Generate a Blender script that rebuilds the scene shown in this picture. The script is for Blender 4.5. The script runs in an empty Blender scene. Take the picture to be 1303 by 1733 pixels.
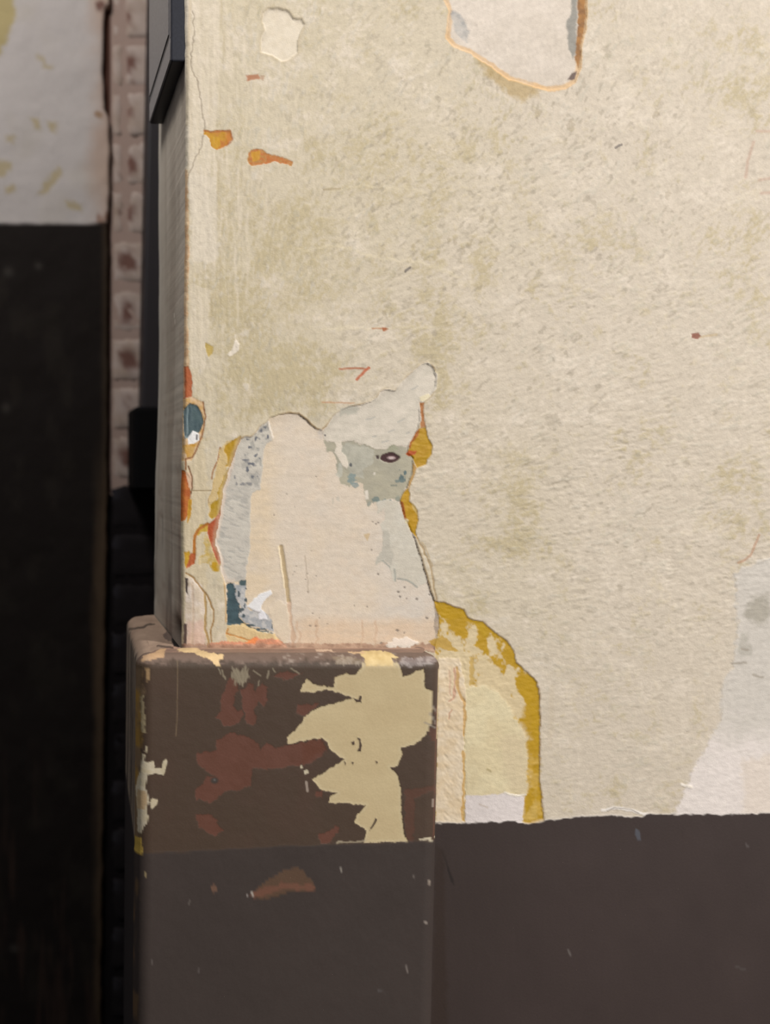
import bpy, math
import numpy as np

# ------------------------------------------------------------------ camera, world, lights, exposure
sc = bpy.context.scene
COL = sc.collection
F = 1600.0            # focal length in pixels of the 1303 x 1733 frame
PX, PY = 60.0, 793.0  # where the optical axis meets the frame (the photo is an off-centre crop)
CZ = 1.5              # camera height
D = 0.8               # distance to the front face of the wall
S = F / D             # 2000 px per metre on that face

cam_d = bpy.data.cameras.new('camera')
cam = bpy.data.objects.new('camera', cam_d)
COL.objects.link(cam)
cam.location = (0, 0, CZ)
cam.rotation_euler = (math.pi / 2, 0, 0)
cam_d.sensor_fit = 'HORIZONTAL'
cam_d.sensor_width = 36
cam_d.lens = F / 1303 * 36
cam_d.shift_x = (651.5 - PX) / 1303
cam_d.shift_y = -(866.5 - PY) / 1303
cam_d.clip_start = 0.02
cam_d.dof.use_dof = True
cam_d.dof.focus_distance = 0.80
cam_d.dof.aperture_fstop = 5.0
sc.camera = cam

w = bpy.data.worlds.new('world')
sc.world = w
w.use_nodes = True
w.node_tree.nodes['Background'].inputs[0].default_value = (0.80, 0.86, 1.0, 1)
w.node_tree.nodes['Background'].inputs[1].default_value = 0.10

def area_lamp(name, loc, target, size, power, color):
    d = bpy.data.lights.new(name, 'AREA')
    d.shape = 'DISK'; d.size = size; d.energy = power; d.color = color
    o = bpy.data.objects.new(name, d)
    COL.objects.link(o)
    o.location = loc
    v = np.array(target, float) - np.array(loc, float)
    yaw = math.atan2(v[1], v[0]); pit = math.atan2(v[2], math.hypot(v[0], v[1]))
    o.rotation_euler = (math.pi / 2 + pit, 0, yaw - math.pi / 2)
    return o

area_lamp('ceiling_lamp', (2.9, -2.3, 3.1), (0.4, 0.8, 1.45), 0.30, 268, (1.0, 0.965, 0.93))
area_lamp('passage_fill', (-0.4, 0.5, 2.85), (0.05, 1.15, 1.6), 0.35, 15, (1.0, 0.98, 0.96))  # unseen fill light, added to brighten the far wall and side face

sc.view_settings.view_transform = 'Standard'
sc.view_settings.look = 'None'
sc.view_settings.gamma = 1
sc.view_settings.use_curve_mapping = False
sc.view_settings.exposure = 0.0

# ------------------------------------------------------------------ helpers
ALB = 0.80
def lin(c):
    c = np.asarray(c, float) / 255.0
    return np.where(c <= 0.04045, c / 12.92, ((c + 0.055) / 1.055) ** 2.4) * ALB

def sm(a, b, x):
    t = np.clip((x - a) / (b - a), 0, 1)
    return t * t * (3 - 2 * t)

_tabs = {}
def vnoise(x, y, sx, sy=None, seed=0):
    sy = sy or sx
    if seed not in _tabs:
        _tabs[seed] = np.random.RandomState(seed + 11).rand(256, 256)
    T = _tabs[seed]
    u = x / sx + seed * 17.3; v = y / sy + seed * 7.7
    iu = np.floor(u).astype(int); iv = np.floor(v).astype(int)
    fu = u - iu; fv = v - iv
    fu = fu * fu * (3 - 2 * fu); fv = fv * fv * (3 - 2 * fv)
    a = T[iv & 255, iu & 255]; b = T[iv & 255, (iu + 1) & 255]
    c = T[(iv + 1) & 255, iu & 255]; d = T[(iv + 1) & 255, (iu + 1) & 255]
    return (a * (1 - fu) + b * fu) * (1 - fv) + (c * (1 - fu) + d * fu) * fv

def fbm(x, y, sx, sy=None, seed=0, oct=4, gain=0.5):
    sy = sy or sx
    s = 0; a = 1; n = 0
    for k in range(oct):
        s = s + a * vnoise(x, y, sx / 2 ** k, sy / 2 ** k, seed + k)
        n += a; a *= gain
    return s / n

def zoomed(x0, y0, k):
    return lambda pts: [(x0 + a / k, y0 + b / k) for a, b in pts]

def seg_dist(x, y, a, b):
    ax, ay = a; bx, by = b
    dx, dy = bx - ax, by - ay
    L = dx * dx + dy * dy + 1e-9
    t = np.clip(((x - ax) * dx + (y - ay) * dy) / L, 0, 1)
    return np.hypot(x - ax - t * dx, y - ay - t * dy)

class Canvas:
    """Colour, relief and part number of a painted surface, point by point (units: half millimetres)."""
    def __init__(self, x, y):
        self.x = x; self.y = y
        n = x.size
        self.c = np.zeros((n, 3)); self.h = np.zeros(n); self.id = np.zeros(n, int)
    def sdf(self, poly, rough=2.0, freq=12.0, seed=3, pad=14):
        rough = rough * 1.15 if rough else 0; freq = min(freq, 9.0)
        p = np.array(poly, float)
        x0, y0 = p.min(0) - pad; x1, y1 = p.max(0) + pad
        i = np.where((self.x > x0) & (self.x < x1) & (self.y > y0) & (self.y < y1))[0]
        x = self.x[i]; y = self.y[i]
        if rough:
            wx = (fbm(x, y, freq, seed=seed, oct=4, gain=.65) - .5) * 2.8 * rough
            wy = (fbm(x, y, freq, seed=seed + 5, oct=4, gain=.65) - .5) * 2.8 * rough
            x = x + wx; y = y + wy
        d = np.full(i.size, 1e9); ins = np.zeros(i.size, bool)
        n = len(p)
        for k in range(n):
            a = p[k]; b = p[(k + 1) % n]
            d = np.minimum(d, seg_dist(x, y, a, b))
            if a[1] != b[1]:
                cr = ((a[1] > y) != (b[1] > y)) & (x < (b[0] - a[0]) * (y - a[1]) / (b[1] - a[1]) + a[0])
                ins ^= cr
        return i, np.where(ins, d, -d)
    def put(self, i, m, color=None, h=None, dh=None, pid=None):
        if color is not None:
            col = lin(color) if np.ndim(color) == 1 else color
            self.c[i] = self.c[i] * (1 - m[:, None]) + col * m[:, None]
        if h is not None: self.h[i] = self.h[i] * (1 - m) + h * m
        if dh is not None: self.h[i] += dh * m
        if pid is not None: self.id[i[m > .5]] = pid
    def fill(self, poly, color, h=None, dh=None, pid=None, rough=2.0, freq=12, seed=3, soft=.9, alpha=1.0, mottle=0, mot2=None, msize=10):
        i, d = self.sdf(poly, rough, freq, seed)
        m = sm(-soft, soft, d) * alpha
        col = color
        if mottle:
            n = fbm(self.x[i], self.y[i], msize, msize * .8, seed=seed + 21, oct=3)
            t = np.clip((n - .5) * 3 * mottle + .5, 0, 1)[:, None]
            col = lin(color) * (1 - t) + lin(mot2) * t
        self.put(i, m, col, h, dh, pid)
        return i, d
    def stroke(self, pts, wid, color=None, dh=None, rough=1.2, freq=9, seed=4, alpha=1.0, soft=.8, pid=None):
        p = np.array(pts, float)
        x0, y0 = p.min(0) - 12 - wid; x1, y1 = p.max(0) + 12 + wid
        i = np.where((self.x > x0) & (self.x < x1) & (self.y > y0) & (self.y < y1))[0]
        x = self.x[i] + (fbm(self.x[i], self.y[i], freq, seed=seed, oct=2) - .5) * 2 * rough
        y = self.y[i] + (fbm(self.x[i], self.y[i], freq, seed=seed + 3, oct=2) - .5) * 2 * rough
        d = np.full(i.size, 1e9)
        for a, b in zip(p[:-1], p[1:]): d = np.minimum(d, seg_dist(x, y, a, b))
        m = (1 - sm(wid / 2 - soft, wid / 2 + soft, d)) * alpha
        self.put(i, m, color, None, dh, pid)
    def cloud(self, cx, cy, rx, ry, color, alpha=.8, seed=9, size=14, sharp=5, sy=None):
        i = np.where((abs(self.x - cx) < rx * 2) & (abs(self.y - cy) < ry * 2))[0]
        if not i.size: return
        x = self.x[i]; y = self.y[i]
        g = np.exp(-(((x - cx) / rx) ** 2 + ((y - cy) / ry) ** 2) * 1.2)
        n = fbm(x, y, size, sy or size, seed=seed, oct=4)
        m = np.clip((g * 1.3 - .65 + (n - .5) * 1.6) * sharp * .5 + .3 * g, 0, 1) * alpha
        self.put(i, m, color)

MATS = {}
def paint_mat(name, rough=.7, spec=.25, bump=.15, bscale=900, stretch=(1, 1, 1)):
    """Colour of each coat from the coat's own colour attribute, with procedural grain and fine relief."""
    if name in MATS: return MATS[name]
    m = bpy.data.materials.new(name); m.use_nodes = True
    nt = m.node_tree; N = nt.nodes; L = nt.links
    b = N['Principled BSDF']
    at = N.new('ShaderNodeAttribute'); at.attribute_name = 'coat'
    tc = N.new('ShaderNodeTexCoord'); mp = N.new('ShaderNodeMapping'); mp.inputs['Scale'].default_value = stretch
    L.new(tc.outputs['Object'], mp.inputs[0])
    no = N.new('ShaderNodeTexNoise'); no.inputs['Scale'].default_value = bscale; no.inputs['Detail'].default_value = 4
    L.new(mp.outputs[0], no.inputs['Vector'])
    mr = N.new('ShaderNodeMapRange'); mr.inputs[3].default_value = .93; mr.inputs[4].default_value = 1.07
    L.new(no.outputs['Fac'], mr.inputs[0])
    mx = N.new('ShaderNodeMix'); mx.data_type = 'RGBA'; mx.blend_type = 'MULTIPLY'; mx.inputs[0].default_value = 1
    L.new(at.outputs['Color'], mx.inputs[6]); L.new(mr.outputs[0], mx.inputs[7])
    L.new(mx.outputs[2], b.inputs['Base Color'])
    bp = N.new('ShaderNodeBump'); bp.inputs['Strength'].default_value = bump; bp.inputs['Distance'].default_value = .0006
    L.new(no.outputs['Fac'], bp.inputs['Height']); L.new(bp.outputs[0], b.inputs['Normal'])
    b.inputs['Roughness'].default_value = rough
    b.inputs['Specular IOR Level'].default_value = spec
    MATS[name] = m
    return m

def plain_mat(name, color, rough=.5, metal=0., spec=.4, bump=.1, bscale=400):
    m = bpy.data.materials.new(name); m.use_nodes = True
    nt = m.node_tree; N = nt.nodes; L = nt.links
    b = N['Principled BSDF']
    no = N.new('ShaderNodeTexNoise'); no.inputs['Scale'].default_value = bscale; no.inputs['Detail'].default_value = 5
    tc = N.new('ShaderNodeTexCoord'); L.new(tc.outputs['Object'], no.inputs['Vector'])
    rp = N.new('ShaderNodeValToRGB')
    c = lin(color) / ALB
    rp.color_ramp.elements[0].position = .3; rp.color_ramp.elements[1].position = .75
    rp.color_ramp.elements[0].color = (*(c * .82), 1); rp.color_ramp.elements[1].color = (*np.minimum(c * 1.2, 1), 1)
    L.new(no.outputs['Fac'], rp.inputs[0]); L.new(rp.outputs[0], b.inputs['Base Color'])
    bp = N.new('ShaderNodeBump'); bp.inputs['Strength'].default_value = bump; bp.inputs['Distance'].default_value = .0005
    L.new(no.outputs['Fac'], bp.inputs['Height']); L.new(bp.outputs[0], b.inputs['Normal'])
    b.inputs['Roughness'].default_value = rough; b.inputs['Metallic'].default_value = metal
    b.inputs['Specular IOR Level'].default_value = spec
    return m

def mesh_from(name, V, Q, colors=None, mat=None, smooth=True):
    me = bpy.data.meshes.new(name)
    used, inv = np.unique(Q.ravel(), return_inverse=True)
    V = V[used]; Q = inv.reshape(Q.shape)
    me.vertices.add(len(V)); me.vertices.foreach_set('co', V.astype(np.float32).ravel())
    me.loops.add(Q.size); me.loops.foreach_set('vertex_index', Q.ravel().astype(np.int32))
    k = Q.shape[1]
    me.polygons.add(len(Q))
    me.polygons.foreach_set('loop_start', np.arange(0, Q.size, k, dtype=np.int32))
    me.polygons.foreach_set('loop_total', np.full(len(Q), k, dtype=np.int32))
    me.update(calc_edges=True)
    if smooth: me.polygons.foreach_set('use_smooth', np.ones(len(Q), dtype=bool))
    if colors is not None:
        a = me.attributes.new('coat', 'FLOAT_COLOR', 'POINT')
        c = np.ones((len(V), 4), np.float32); c[:, :3] = colors[used]
        a.data.foreach_set('color', c.ravel())
    if mat: me.materials.append(mat)
    me.update()
    return me

def grid_quads(nr, nc, flip=False):
    r, c = np.meshgrid(np.arange(nr - 1), np.arange(nc - 1), indexing='ij')
    a = (r * nc + c).ravel()
    q = np.stack([a, a + nc, a + nc + 1, a + 1], 1)
    return q[:, ::-1] if flip else q

def add(name, me, parent=None, label=None, cat=None, kind=None, group=None):
    o = bpy.data.objects.new(name, me); COL.objects.link(o)
    if parent: o.parent = parent
    if label: o['label'] = label
    if cat: o['category'] = cat
    if kind: o['kind'] = kind
    if group: o['group'] = group
    return o

def pieces(fid, nr, nc, single):
    """Give every connected piece of a coat a number of its own; specks fall back to the main coat."""
    g = fid.reshape(nr - 1, nc - 1); out = np.zeros_like(g); src = {}
    nxt = 1; H, W = g.shape
    gl = g.tolist(); seen = [[False] * W for _ in range(H)]
    for r, c in zip(*np.nonzero(g)):
        k = gl[r][c]
        if seen[r][c] or k in single: continue
        st = [(r, c)]; seen[r][c] = True; comp = []
        while st:
            a, b = st.pop(); comp.append((a, b))
            for a2, b2 in ((a + 1, b), (a - 1, b), (a, b + 1), (a, b - 1), (a + 1, b + 1), (a - 1, b - 1), (a + 1, b - 1), (a - 1, b + 1)):
                if 0 <= a2 < H and 0 <= b2 < W and not seen[a2][b2] and gl[a2][b2] == k:
                    seen[a2][b2] = True; st.append((a2, b2))
        if len(comp) < 60: continue
        for a, b in comp: out[a, b] = nxt
        src[nxt] = k; nxt += 1
    for k in single:
        out[g == k] = nxt; src[nxt] = k; nxt += 1
    return out.ravel(), src

def split_parts(V, Q, shape, cv, names, single, root_name, root_mat, **root_kw):
    """One object for the coat itself (part 0) and one child for every other piece."""
    fid, src = pieces(cv.id[Q[:, 0]], shape[0], shape[1], single)
    root = add(root_name, mesh_from(root_name, V, Q[fid == 0], cv.c, root_mat), **root_kw)
    for n_, k in src.items():
        q = Q[fid == n_]
        if len(q):
            nm, lab, mat = names[k]
            add(nm, mesh_from(nm, V, q, cv.c, mat), root, lab)
    return root

M_coat = paint_mat('cream_paint', .68, .3, .35, 700)
M_plast = paint_mat('bare_plaster', .85, .15, .35, 1100)
M_under = paint_mat('undercoat', .6, .3, .2, 900)
M_dado = paint_mat('dark_brown_gloss', .55, .25, .1, 500)
M_block = paint_mat('brown_paint', .58, .3, .15, 600)
M_far = paint_mat('distemper', .85, .15, .3, 250)
M_brick = paint_mat('whitewashed_brick', .9, .1, .6, 260)

# ------------------------------------------------------------------ the peeling wall: front face
def far_steps(a, b, n): return a + (b - a) * (np.linspace(0, 1, n + 1)[1:] ** 2)
xs = np.concatenate([np.arange(306, 1330, 1.6), np.arange(1330, 1800, 5.0), far_steps(1800, 4200, 14)])
ys = np.concatenate([far_steps(-500, -2207, 20)[::-1], np.arange(-500, -16, 4.0), np.arange(-16, 1404, 1.6), np.arange(1404, 1760, 4.0), far_steps(1760, 3793, 8)])
GX, GY = np.meshgrid(xs, ys)
edge_left = np.interp(ys, [-16, 200, 600, 700, 850, 1095, 1400], [313, 315, 312, 310, 307, 308, 308])
edge_left = edge_left + (fbm(ys, ys * 0, 22, seed=2) - .5) * 2.6
GX = GX + (edge_left[:, None] - 306) * np.exp(-(GX - 306) / 14)
cv = Canvas(GX.ravel().copy(), GY.ravel().copy())
x, y = cv.x, cv.y

# the cream coat: base, blotches, brush relief
base = lin((205, 192, 166)); olive = lin((187, 172, 136)); pale = lin((222, 209, 191)); pink = lin((208, 195, 176)); greyc = lin((190, 183, 166))
t = sm(300, 1100, x + (fbm(x, y, 240, seed=31, oct=2) - .5) * 500)[:, None]
cv.c[:] = base * (1 - t) + pink * t
ow = np.zeros(x.size)
for cx, cy, rx, ry, a in [(375, 330, 45, 110, .7), (560, 330, 130, 70, .35), (450, 470, 130, 120, .55), (430, 620, 130, 110, .75), (640, 450, 120, 120, .35), (738, 540, 36, 110, .75),
        (735, 640, 45, 70, .7), (520, 660, 90, 50, .5), (820, 480, 26, 120, .6), (880, 860, 24, 90, .75), (850, 800, 60, 90, .45), (855, 925, 70, 25, .65),
        (1100, 285, 22, 55, .65), (1060, 410, 90, 45, .5), (1200, 440, 70, 45, .4), (960, 440, 80, 60, .5), (790, 250, 80, 120, .35), (1270, 810, 60, 100, .4),
        (1230, 880, 70, 30, .5), (870, 110, 70, 60, .3), (1275, 130, 60, 80, .4), (640, 250, 90, 60, .35), (940, 1040, 60, 60, .3), (620, 30, 90, 60, .35), (1270, 420, 40, 200, .35)]:
    ow += a * np.exp(-(((x - cx) / rx) ** 2 + ((y - cy) / ry) ** 2))
nb = fbm(x, y, 46, 60, seed=41, oct=6, gain=.72)
ang = np.interp(y, [0, 250, 500, 800, 1100, 1400], [1.0, .8, .6, .30, .2, .15])
ang = ang * sm(420, 760, x) + 1.5 * (1 - sm(420, 760, x))
ang = ang + (fbm(x, y, 120, seed=44, oct=2) - .5) * .8
# short brush strokes: grain laid out in blocks of slowly turning direction
st1 = np.zeros(x.size); st2 = np.zeros(x.size); pit0 = np.zeros(x.size); wsum = np.zeros(x.size)
for k, a0 in enumerate(np.arange(-.1, 1.9, .25)):
    wt = np.clip(1 - abs(ang - a0) / .25, 0, 1)
    if not wt.any(): continue
    c0, s0 = math.cos(a0), math.sin(a0)
    al = x * c0 - y * s0; ac = x * s0 + y * c0
    st1 += wt * fbm(al, ac, 15, 6.0, seed=51 + k * 4, oct=3, gain=.6)
    st2 += wt * vnoise(al, ac, 7, 3.2, seed=92 + k)
    pit0 += wt * fbm(al, ac, 12, 6, seed=120 + k * 3, oct=2)
    wsum += wt
wsum = np.maximum(wsum, 1e-3); st1 /= wsum; st2 /= wsum; pit0 /= wsum
fine = fbm(x, y, 7, 7, seed=77, oct=2)
m = np.clip((ow * .85 + (nb - .5) * 2.2 + (st1 - .5) * 1.8 + (fine - .5) * 1.0 - .22) * 1.6, 0, 1)[:, None] * .82
cv.c[:] = cv.c * (1 - m) + olive * m
m = np.clip((fbm(x, y, 60, 46, seed=61, oct=6, gain=.7) - .52) * 4 + (st1 - .5) * 2.6 + (fine - .5) * 1.2 - ow * .5, 0, 1)[:, None] * .72
cv.c[:] = cv.c * (1 - m) + pale * m
m = np.clip((st1 - .60) * 7 + (fbm(x, y, 90, seed=67, oct=3) - .5) * 2, 0, 1)[:, None] * .4
cv.c[:] = cv.c * (1 - m) + greyc * m
pits = np.clip((pit0 - .635) * 9, 0, 1)
pits *= np.clip(.3 + 1.1 * np.exp(-(((x - 860) / 330) ** 2 + ((y - 360) / 330) ** 2)) + .6 * np.exp(-(((x - 1050) / 260) ** 2 + ((y - 900) / 240) ** 2)), 0, 1)
cv.c[:] = cv.c * (1 - pits[:, None] * .42) + lin((156, 144, 124)) * pits[:, None] * .42
calm = 1 - .5 * sm(950, 1120, y)
cv.h += calm * (st1 - .5) * 1.05 * (.5 + .5 * sm(420, 700, x)) + (st2 - .5) * .26 + (fine - .5) * .22 - pits * .15
cv.h += (fbm(x, y, 150, seed=81, oct=2) - .5) * .8

vs = vnoise(x, y, 5, 70, seed=141); vs2 = vnoise(x, y, 3.6, 46, seed=142)
m = (np.clip((vs - .62) * 4 + (vs2 - .6) * 2, 0, 1) * sm(520, 350, x) * sm(640, 480, y) * .6)[:, None]; cv.c[:] = cv.c * (1 - m) + lin((222, 208, 186)) * m
m = (np.clip((.36 - vs) * 4 + (.4 - vs2) * 2, 0, 1) * sm(480, 330, x) * sm(640, 480, y) * .4)[:, None]; cv.c[:] = cv.c * (1 - m) + lin((180, 162, 126)) * m
cv.h += (vs2 - .5) * .3 * sm(480, 330, x)
# pale worn column along the arris, orange arris, crack
for (poly, colr, al_) in [
    ([(308, -20), (372, -20), (368, 200), (350, 300), (366, 442), (330, 446), (322, 300), (308, 200)], (217, 204, 183), .55),
    ([(318, 292), (366, 300), (368, 442), (326, 446)], (216, 204, 184), .75),
    ([(322, 480), (356, 490), (350, 622), (322, 622)], (214, 201, 179), .7)]:
    cv.fill(poly, colr, alpha=al_, rough=3, soft=2.5)
cv.stroke([(327, 20), (329, 60), (322, 110), (334, 140), (342, 180), (347, 215), (341, 246), (328, 275), (318, 300)], 2.4, (132, 117, 98), dh=-.4, alpha=.55, rough=3)
cv.stroke([(322, -10), (318, 100), (316, 210)], 5, (205, 188, 160), alpha=.6)
cv.fill([(300, 276), (317, 286), (320, 420), (318, 520), (320, 640), (300, 640)], (196, 152, 108), rough=2, alpha=.8, mottle=1, mot2=(222, 190, 150))
cv.fill([(300, -20), (312, -20), (314, 290), (300, 290)], (190, 172, 148), rough=1.5, alpha=.6)

# hairline texture cracks
for pts in ([(550, 322), (600, 318), (640, 314), (700, 320), (725, 330)], [(500, 424), (560, 416), (600, 424), (650, 440), (720, 445), (780, 470)],
            [(545, 556), (640, 556), (740, 553)]):
    cv.stroke(pts, 4.2, (222, 208, 176), dh=.14, alpha=.38, rough=5, soft=1.8)
cv.stroke([(548, 321), (575, 319)], 4, (160, 142, 108), alpha=.6)

Z4 = zoomed(300, 0, 2.606); Z5 = zoomed(700, 0, 2.161); ZD = zoomed(290, 580, 2.606); ZR = zoomed(690, 980, 2.1256); ZW = zoomed(1100, 900, 3.333)

# round bare spot at the top
P = Z4([(380, 60), (400, 40), (440, 35), (490, 50), (510, 80), (550, 85), (560, 110), (540, 150), (530, 180), (530, 230), (500, 260), (460, 270), (420, 245), (370, 230), (370, 170), (385, 130), (378, 95)])
i, d = cv.fill(P, (229, 217, 197), h=-1.2, pid=12, rough=1.2, soft=1.8, mottle=.5, mot2=(221, 208, 186))
cv.put(i, sm(-7, -1.5, d) * sm(1, -1, d) * .35, (188, 170, 138))

# large peeled patch at the top edge
P = Z5([(115, 0), (130, 40), (120, 140), (150, 170), (200, 190), (240, 215), (300, 255), (350, 290), (420, 310), (490, 330), (550, 325), (590, 300), (610, 250), (612, 180), (630, 100), (634, -60), (600, -200), (500, -290), (330, -270), (190, -160)])
cv.fill(Z5([(225, 205), (300, 235), (450, 300), (455, 345), (395, 372), (330, 330), (260, 270)]), (178, 152, 100), alpha=.75, rough=5, soft=7)  # tan-olive shadow below the patch, painted into the coat colour
i, d = cv.fill(P, (221, 209, 195), dh=-1.2, pid=11, rough=1.5, soft=1.5, mottle=.7, mot2=(213, 201, 186), msize=40)
rim = sm(-3.5, -1, d) * sm(9, 5, d) * (.55 + .45 * vnoise(cv.x[i], cv.y[i], 25, seed=5))
cv.put(i, np.clip(rim, 0, 1) * .85, (219, 176, 118))
cv.fill(Z5([(138, 35), (165, 45), (195, 85), (205, 120), (195, 155), (165, 130), (145, 90)]), (158, 158, 156), rough=2.5, soft=2.5, mottle=1, mot2=(196, 190, 182), alpha=.85)
cv.fill(Z5([(580, -40), (600, -40), (598, 90), (600, 180), (588, 215), (570, 180), (560, 80), (580, 40)]), (150, 147, 139), rough=2.5, soft=2, alpha=.9)
cv.fill(Z5([(600, -40), (632, -40), (628, 100), (612, 180), (606, 250), (594, 215), (602, 90)]), (178, 132, 84), rough=2, soft=1.5, mottle=1, mot2=(150, 112, 78))
cv.fill(Z5([(565, 290), (580, 265), (600, 258), (590, 290)]), (120, 105, 98), rough=1, soft=1.2)

# rust and dark spots
cv.fill([(416, 127), (436, 125), (440, 133), (418, 137)], (176, 124, 92), rough=1.5, soft=1.5, pid=17)
cv.fill([(440, 127), (448, 129), (446, 136), (441, 134)], (186, 158, 132), rough=1, soft=1.5)
cv.fill([(346, 220), (356, 222), (390, 219), (393, 236), (384, 247), (368, 253), (357, 247), (354, 232), (346, 228)], (187, 116, 40), dh=-.35, rough=1.5, pid=17, mottle=1, mot2=(190, 138, 36))
cv.stroke([(346, 222), (357, 224), (390, 221), (393, 236), (384, 246)], 3, (160, 92, 46), rough=2, alpha=.7)
cv.fill([(358, 230), (372, 232), (374, 246), (366, 251), (358, 244)], (197, 148, 30), rough=1, alpha=.9)
cv.fill([(420, 262), (424, 254), (444, 253), (452, 260), (470, 264), (496, 273), (494, 281), (470, 274), (452, 278), (424, 281), (419, 275)], (186, 108, 46), dh=-.35, rough=1.8, pid=17, mottle=1, mot2=(180, 128, 66), msize=5)
cv.fill([(425, 258), (440, 256), (440, 270), (428, 274)], (198, 146, 34), rough=1.2, alpha=.85)
cv.stroke([(575, 624), (600, 623), (622, 624)], 3.5, (176, 112, 78), alpha=.9); cv.stroke([(624, 622), (613, 632), (604, 642)], 5, (188, 100, 62), alpha=.9)
cv.stroke([(630, 556), (650, 556), (656, 557)], 3, (178, 130, 92), alpha=.8); cv.fill([(646, 554), (654, 554), (655, 559), (648, 561)], (168, 104, 66), rough=.6)
cv.stroke([(545, 681), (600, 682)], 2.5, (190, 140, 100), alpha=.7)
cv.fill([(1170, 565), (1182, 563), (1187, 569), (1180, 574), (1171, 572)], (148, 98, 80), rough=1, dh=-.3)
cv.stroke([(1186, 570), (1212, 566)], 4, (202, 178, 138), alpha=.6)
for a, b in (((686, 459), (695, 452)), ((1042, 250), (1052, 244))): cv.stroke([a, b], 4, (112, 104, 98), alpha=.85, dh=-.2)
for (cx, cy, r) in [(700, 415, 3), (770, 410, 3), (760, 405, 2), (910, 190, 6), (966, 215, 6), (1110, 195, 5), (650, 530, 3), (655, 365, 3), (860, 300, 3), (815, 370, 3), (640, 232, 3), (1130, 330, 4), (840, 440, 3), (812, 300, 2)]:
    cv.cloud(cx, cy, r * 1.6, r * 2.4, (150, 134, 108), .35, size=4, sharp=9)
cv.stroke([(1250, 952), (1262, 947), (1272, 938), (1285, 905)], 4, (186, 146, 118), alpha=.7)
for pts in ([(1280, 222), (1310, 222)], [(1275, 240), (1266, 270), (1262, 300)], [(1285, 304), (1310, 301)], [(1288, 327), (1310, 326)]):
    cv.stroke(pts, 5, (190, 158, 138), alpha=.6, soft=2)
cv.fill([(347, 580), (354, 582), (361, 586), (359, 598), (353, 604), (348, 592)], (188, 162, 92), rough=1, dh=-.3)
cv.fill([(399, 572), (405, 582), (403, 594), (396, 600), (388, 604), (384, 599), (392, 592)], (226, 214, 196), rough=1, dh=.35)

# ---- layers left of the animal-shaped patch
cv.fill([(306, 750), (345, 750), (352, 830), (345, 880), (350, 1000), (330, 1095), (306, 1095)], (208, 190, 154), alpha=.5, rough=4, soft=3)
cv.fill(ZD([(40, 105), (75, 105), (92, 150), (92, 190), (88, 240), (40, 250)]), (176, 96, 56), rough=1.2, dh=-.4)
cv.stroke(ZD([(54, 110), (55, 240)]), 4, (214, 176, 140), alpha=.8, rough=1)
cv.fill(ZD([(48, 250), (95, 238), (140, 262), (150, 340), (138, 420), (110, 470), (90, 520), (48, 520)]), (214, 184, 148), rough=1.2, dh=-.3, mottle=1, mot2=(200, 160, 100))
cv.fill(ZD([(52, 455), (108, 440), (98, 500), (72, 515)]), (206, 168, 104), rough=1.5, mottle=1, mot2=(190, 140, 50))
cv.stroke(ZD([(140, 262), (150, 330), (138, 400), (112, 470), (95, 505), (62, 515), (66, 560)]), 2.6, (150, 104, 66), dh=-.3)
cv.fill(ZD([(58, 290), (80, 266), (110, 274), (135, 310), (143, 350), (130, 382), (120, 400), (95, 390), (72, 425), (58, 410), (54, 330)]), (78, 97, 99), dh=-.9, rough=.8, pid=10, mottle=.7, mot2=(64, 82, 88))
cv.fill(ZD([(52, 300), (70, 285), (72, 420), (58, 425)]), (104, 120, 124), rough=.6, alpha=.8)
cv.stroke(ZD([(74, 280), (72, 340), (73, 400)]), 1.6, (140, 156, 158), alpha=.7, rough=.6)
cv.fill(ZD([(72, 420), (95, 388), (122, 402), (122, 430), (98, 446), (74, 448)]), (232, 229, 226), rough=.6)
cv.stroke(ZD([(113, 408), (112, 425)]), 3, (110, 105, 105), rough=.3)
cv.fill(ZD([(40, 560), (62, 565), (85, 600), (85, 660), (80, 740), (60, 785), (40, 790)]), (176, 92, 40), rough=1.4, dh=-.5, mottle=1, mot2=(188, 112, 50))
cv.fill(ZD([(62, 565), (90, 580), (92, 640), (78, 640), (70, 600)]), (220, 186, 156), rough=1)
cv.fill(ZD([(78, 690), (92, 690), (84, 770), (70, 800), (70, 740)]), (196, 146, 44), rough=1)
cv.stroke(ZD([(75, 545), (90, 590), (92, 640), (86, 665)]), 2.6, (128, 92, 62), dh=-.3)
cv.stroke(ZD([(86, 652), (185, 652)]), 1.6, (150, 130, 96), dh=-.2, rough=.5)
cv.stroke(ZD([(215, 465), (205, 520), (185, 560), (178, 600)]), 2.4, (160, 112, 66), dh=-.25)
cv.stroke(ZD([(188, 600), (182, 650), (165, 690), (165, 720)]), 2.0, (160, 130, 86), dh=-.2)
cv.fill(ZD([(215, 470), (240, 440), (305, 412), (245, 560), (205, 680), (185, 720), (165, 760), (165, 690), (190, 590)]), (208, 180, 124), rough=2, alpha=.85, dh=-.2)
cv.fill(ZD([(307, 410), (270, 430), (238, 455), (232, 480), (246, 500), (248, 530), (240, 545), (268, 550), (290, 480)]), (179, 138, 14), rough=1.5, dh=-.4, pid=7)
cv.fill(ZD([(244, 560), (232, 590), (212, 640), (206, 690), (174, 705), (168, 760), (178, 778), (205, 770), (228, 690), (245, 610), (262, 550)]), (176, 140, 22), rough=2.4, dh=-.4, pid=7, mottle=1, mot2=(186, 150, 60))
cv.fill(ZD([(105, 830), (125, 805), (160, 798), (165, 830), (130, 836), (118, 850)]), (192, 158, 60), rough=2, dh=-.3)
cv.stroke(ZD([(160, 800), (118, 826), (104, 850), (100, 940), (92, 970)]), 5, (178, 112, 40), dh=-.3)
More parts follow.
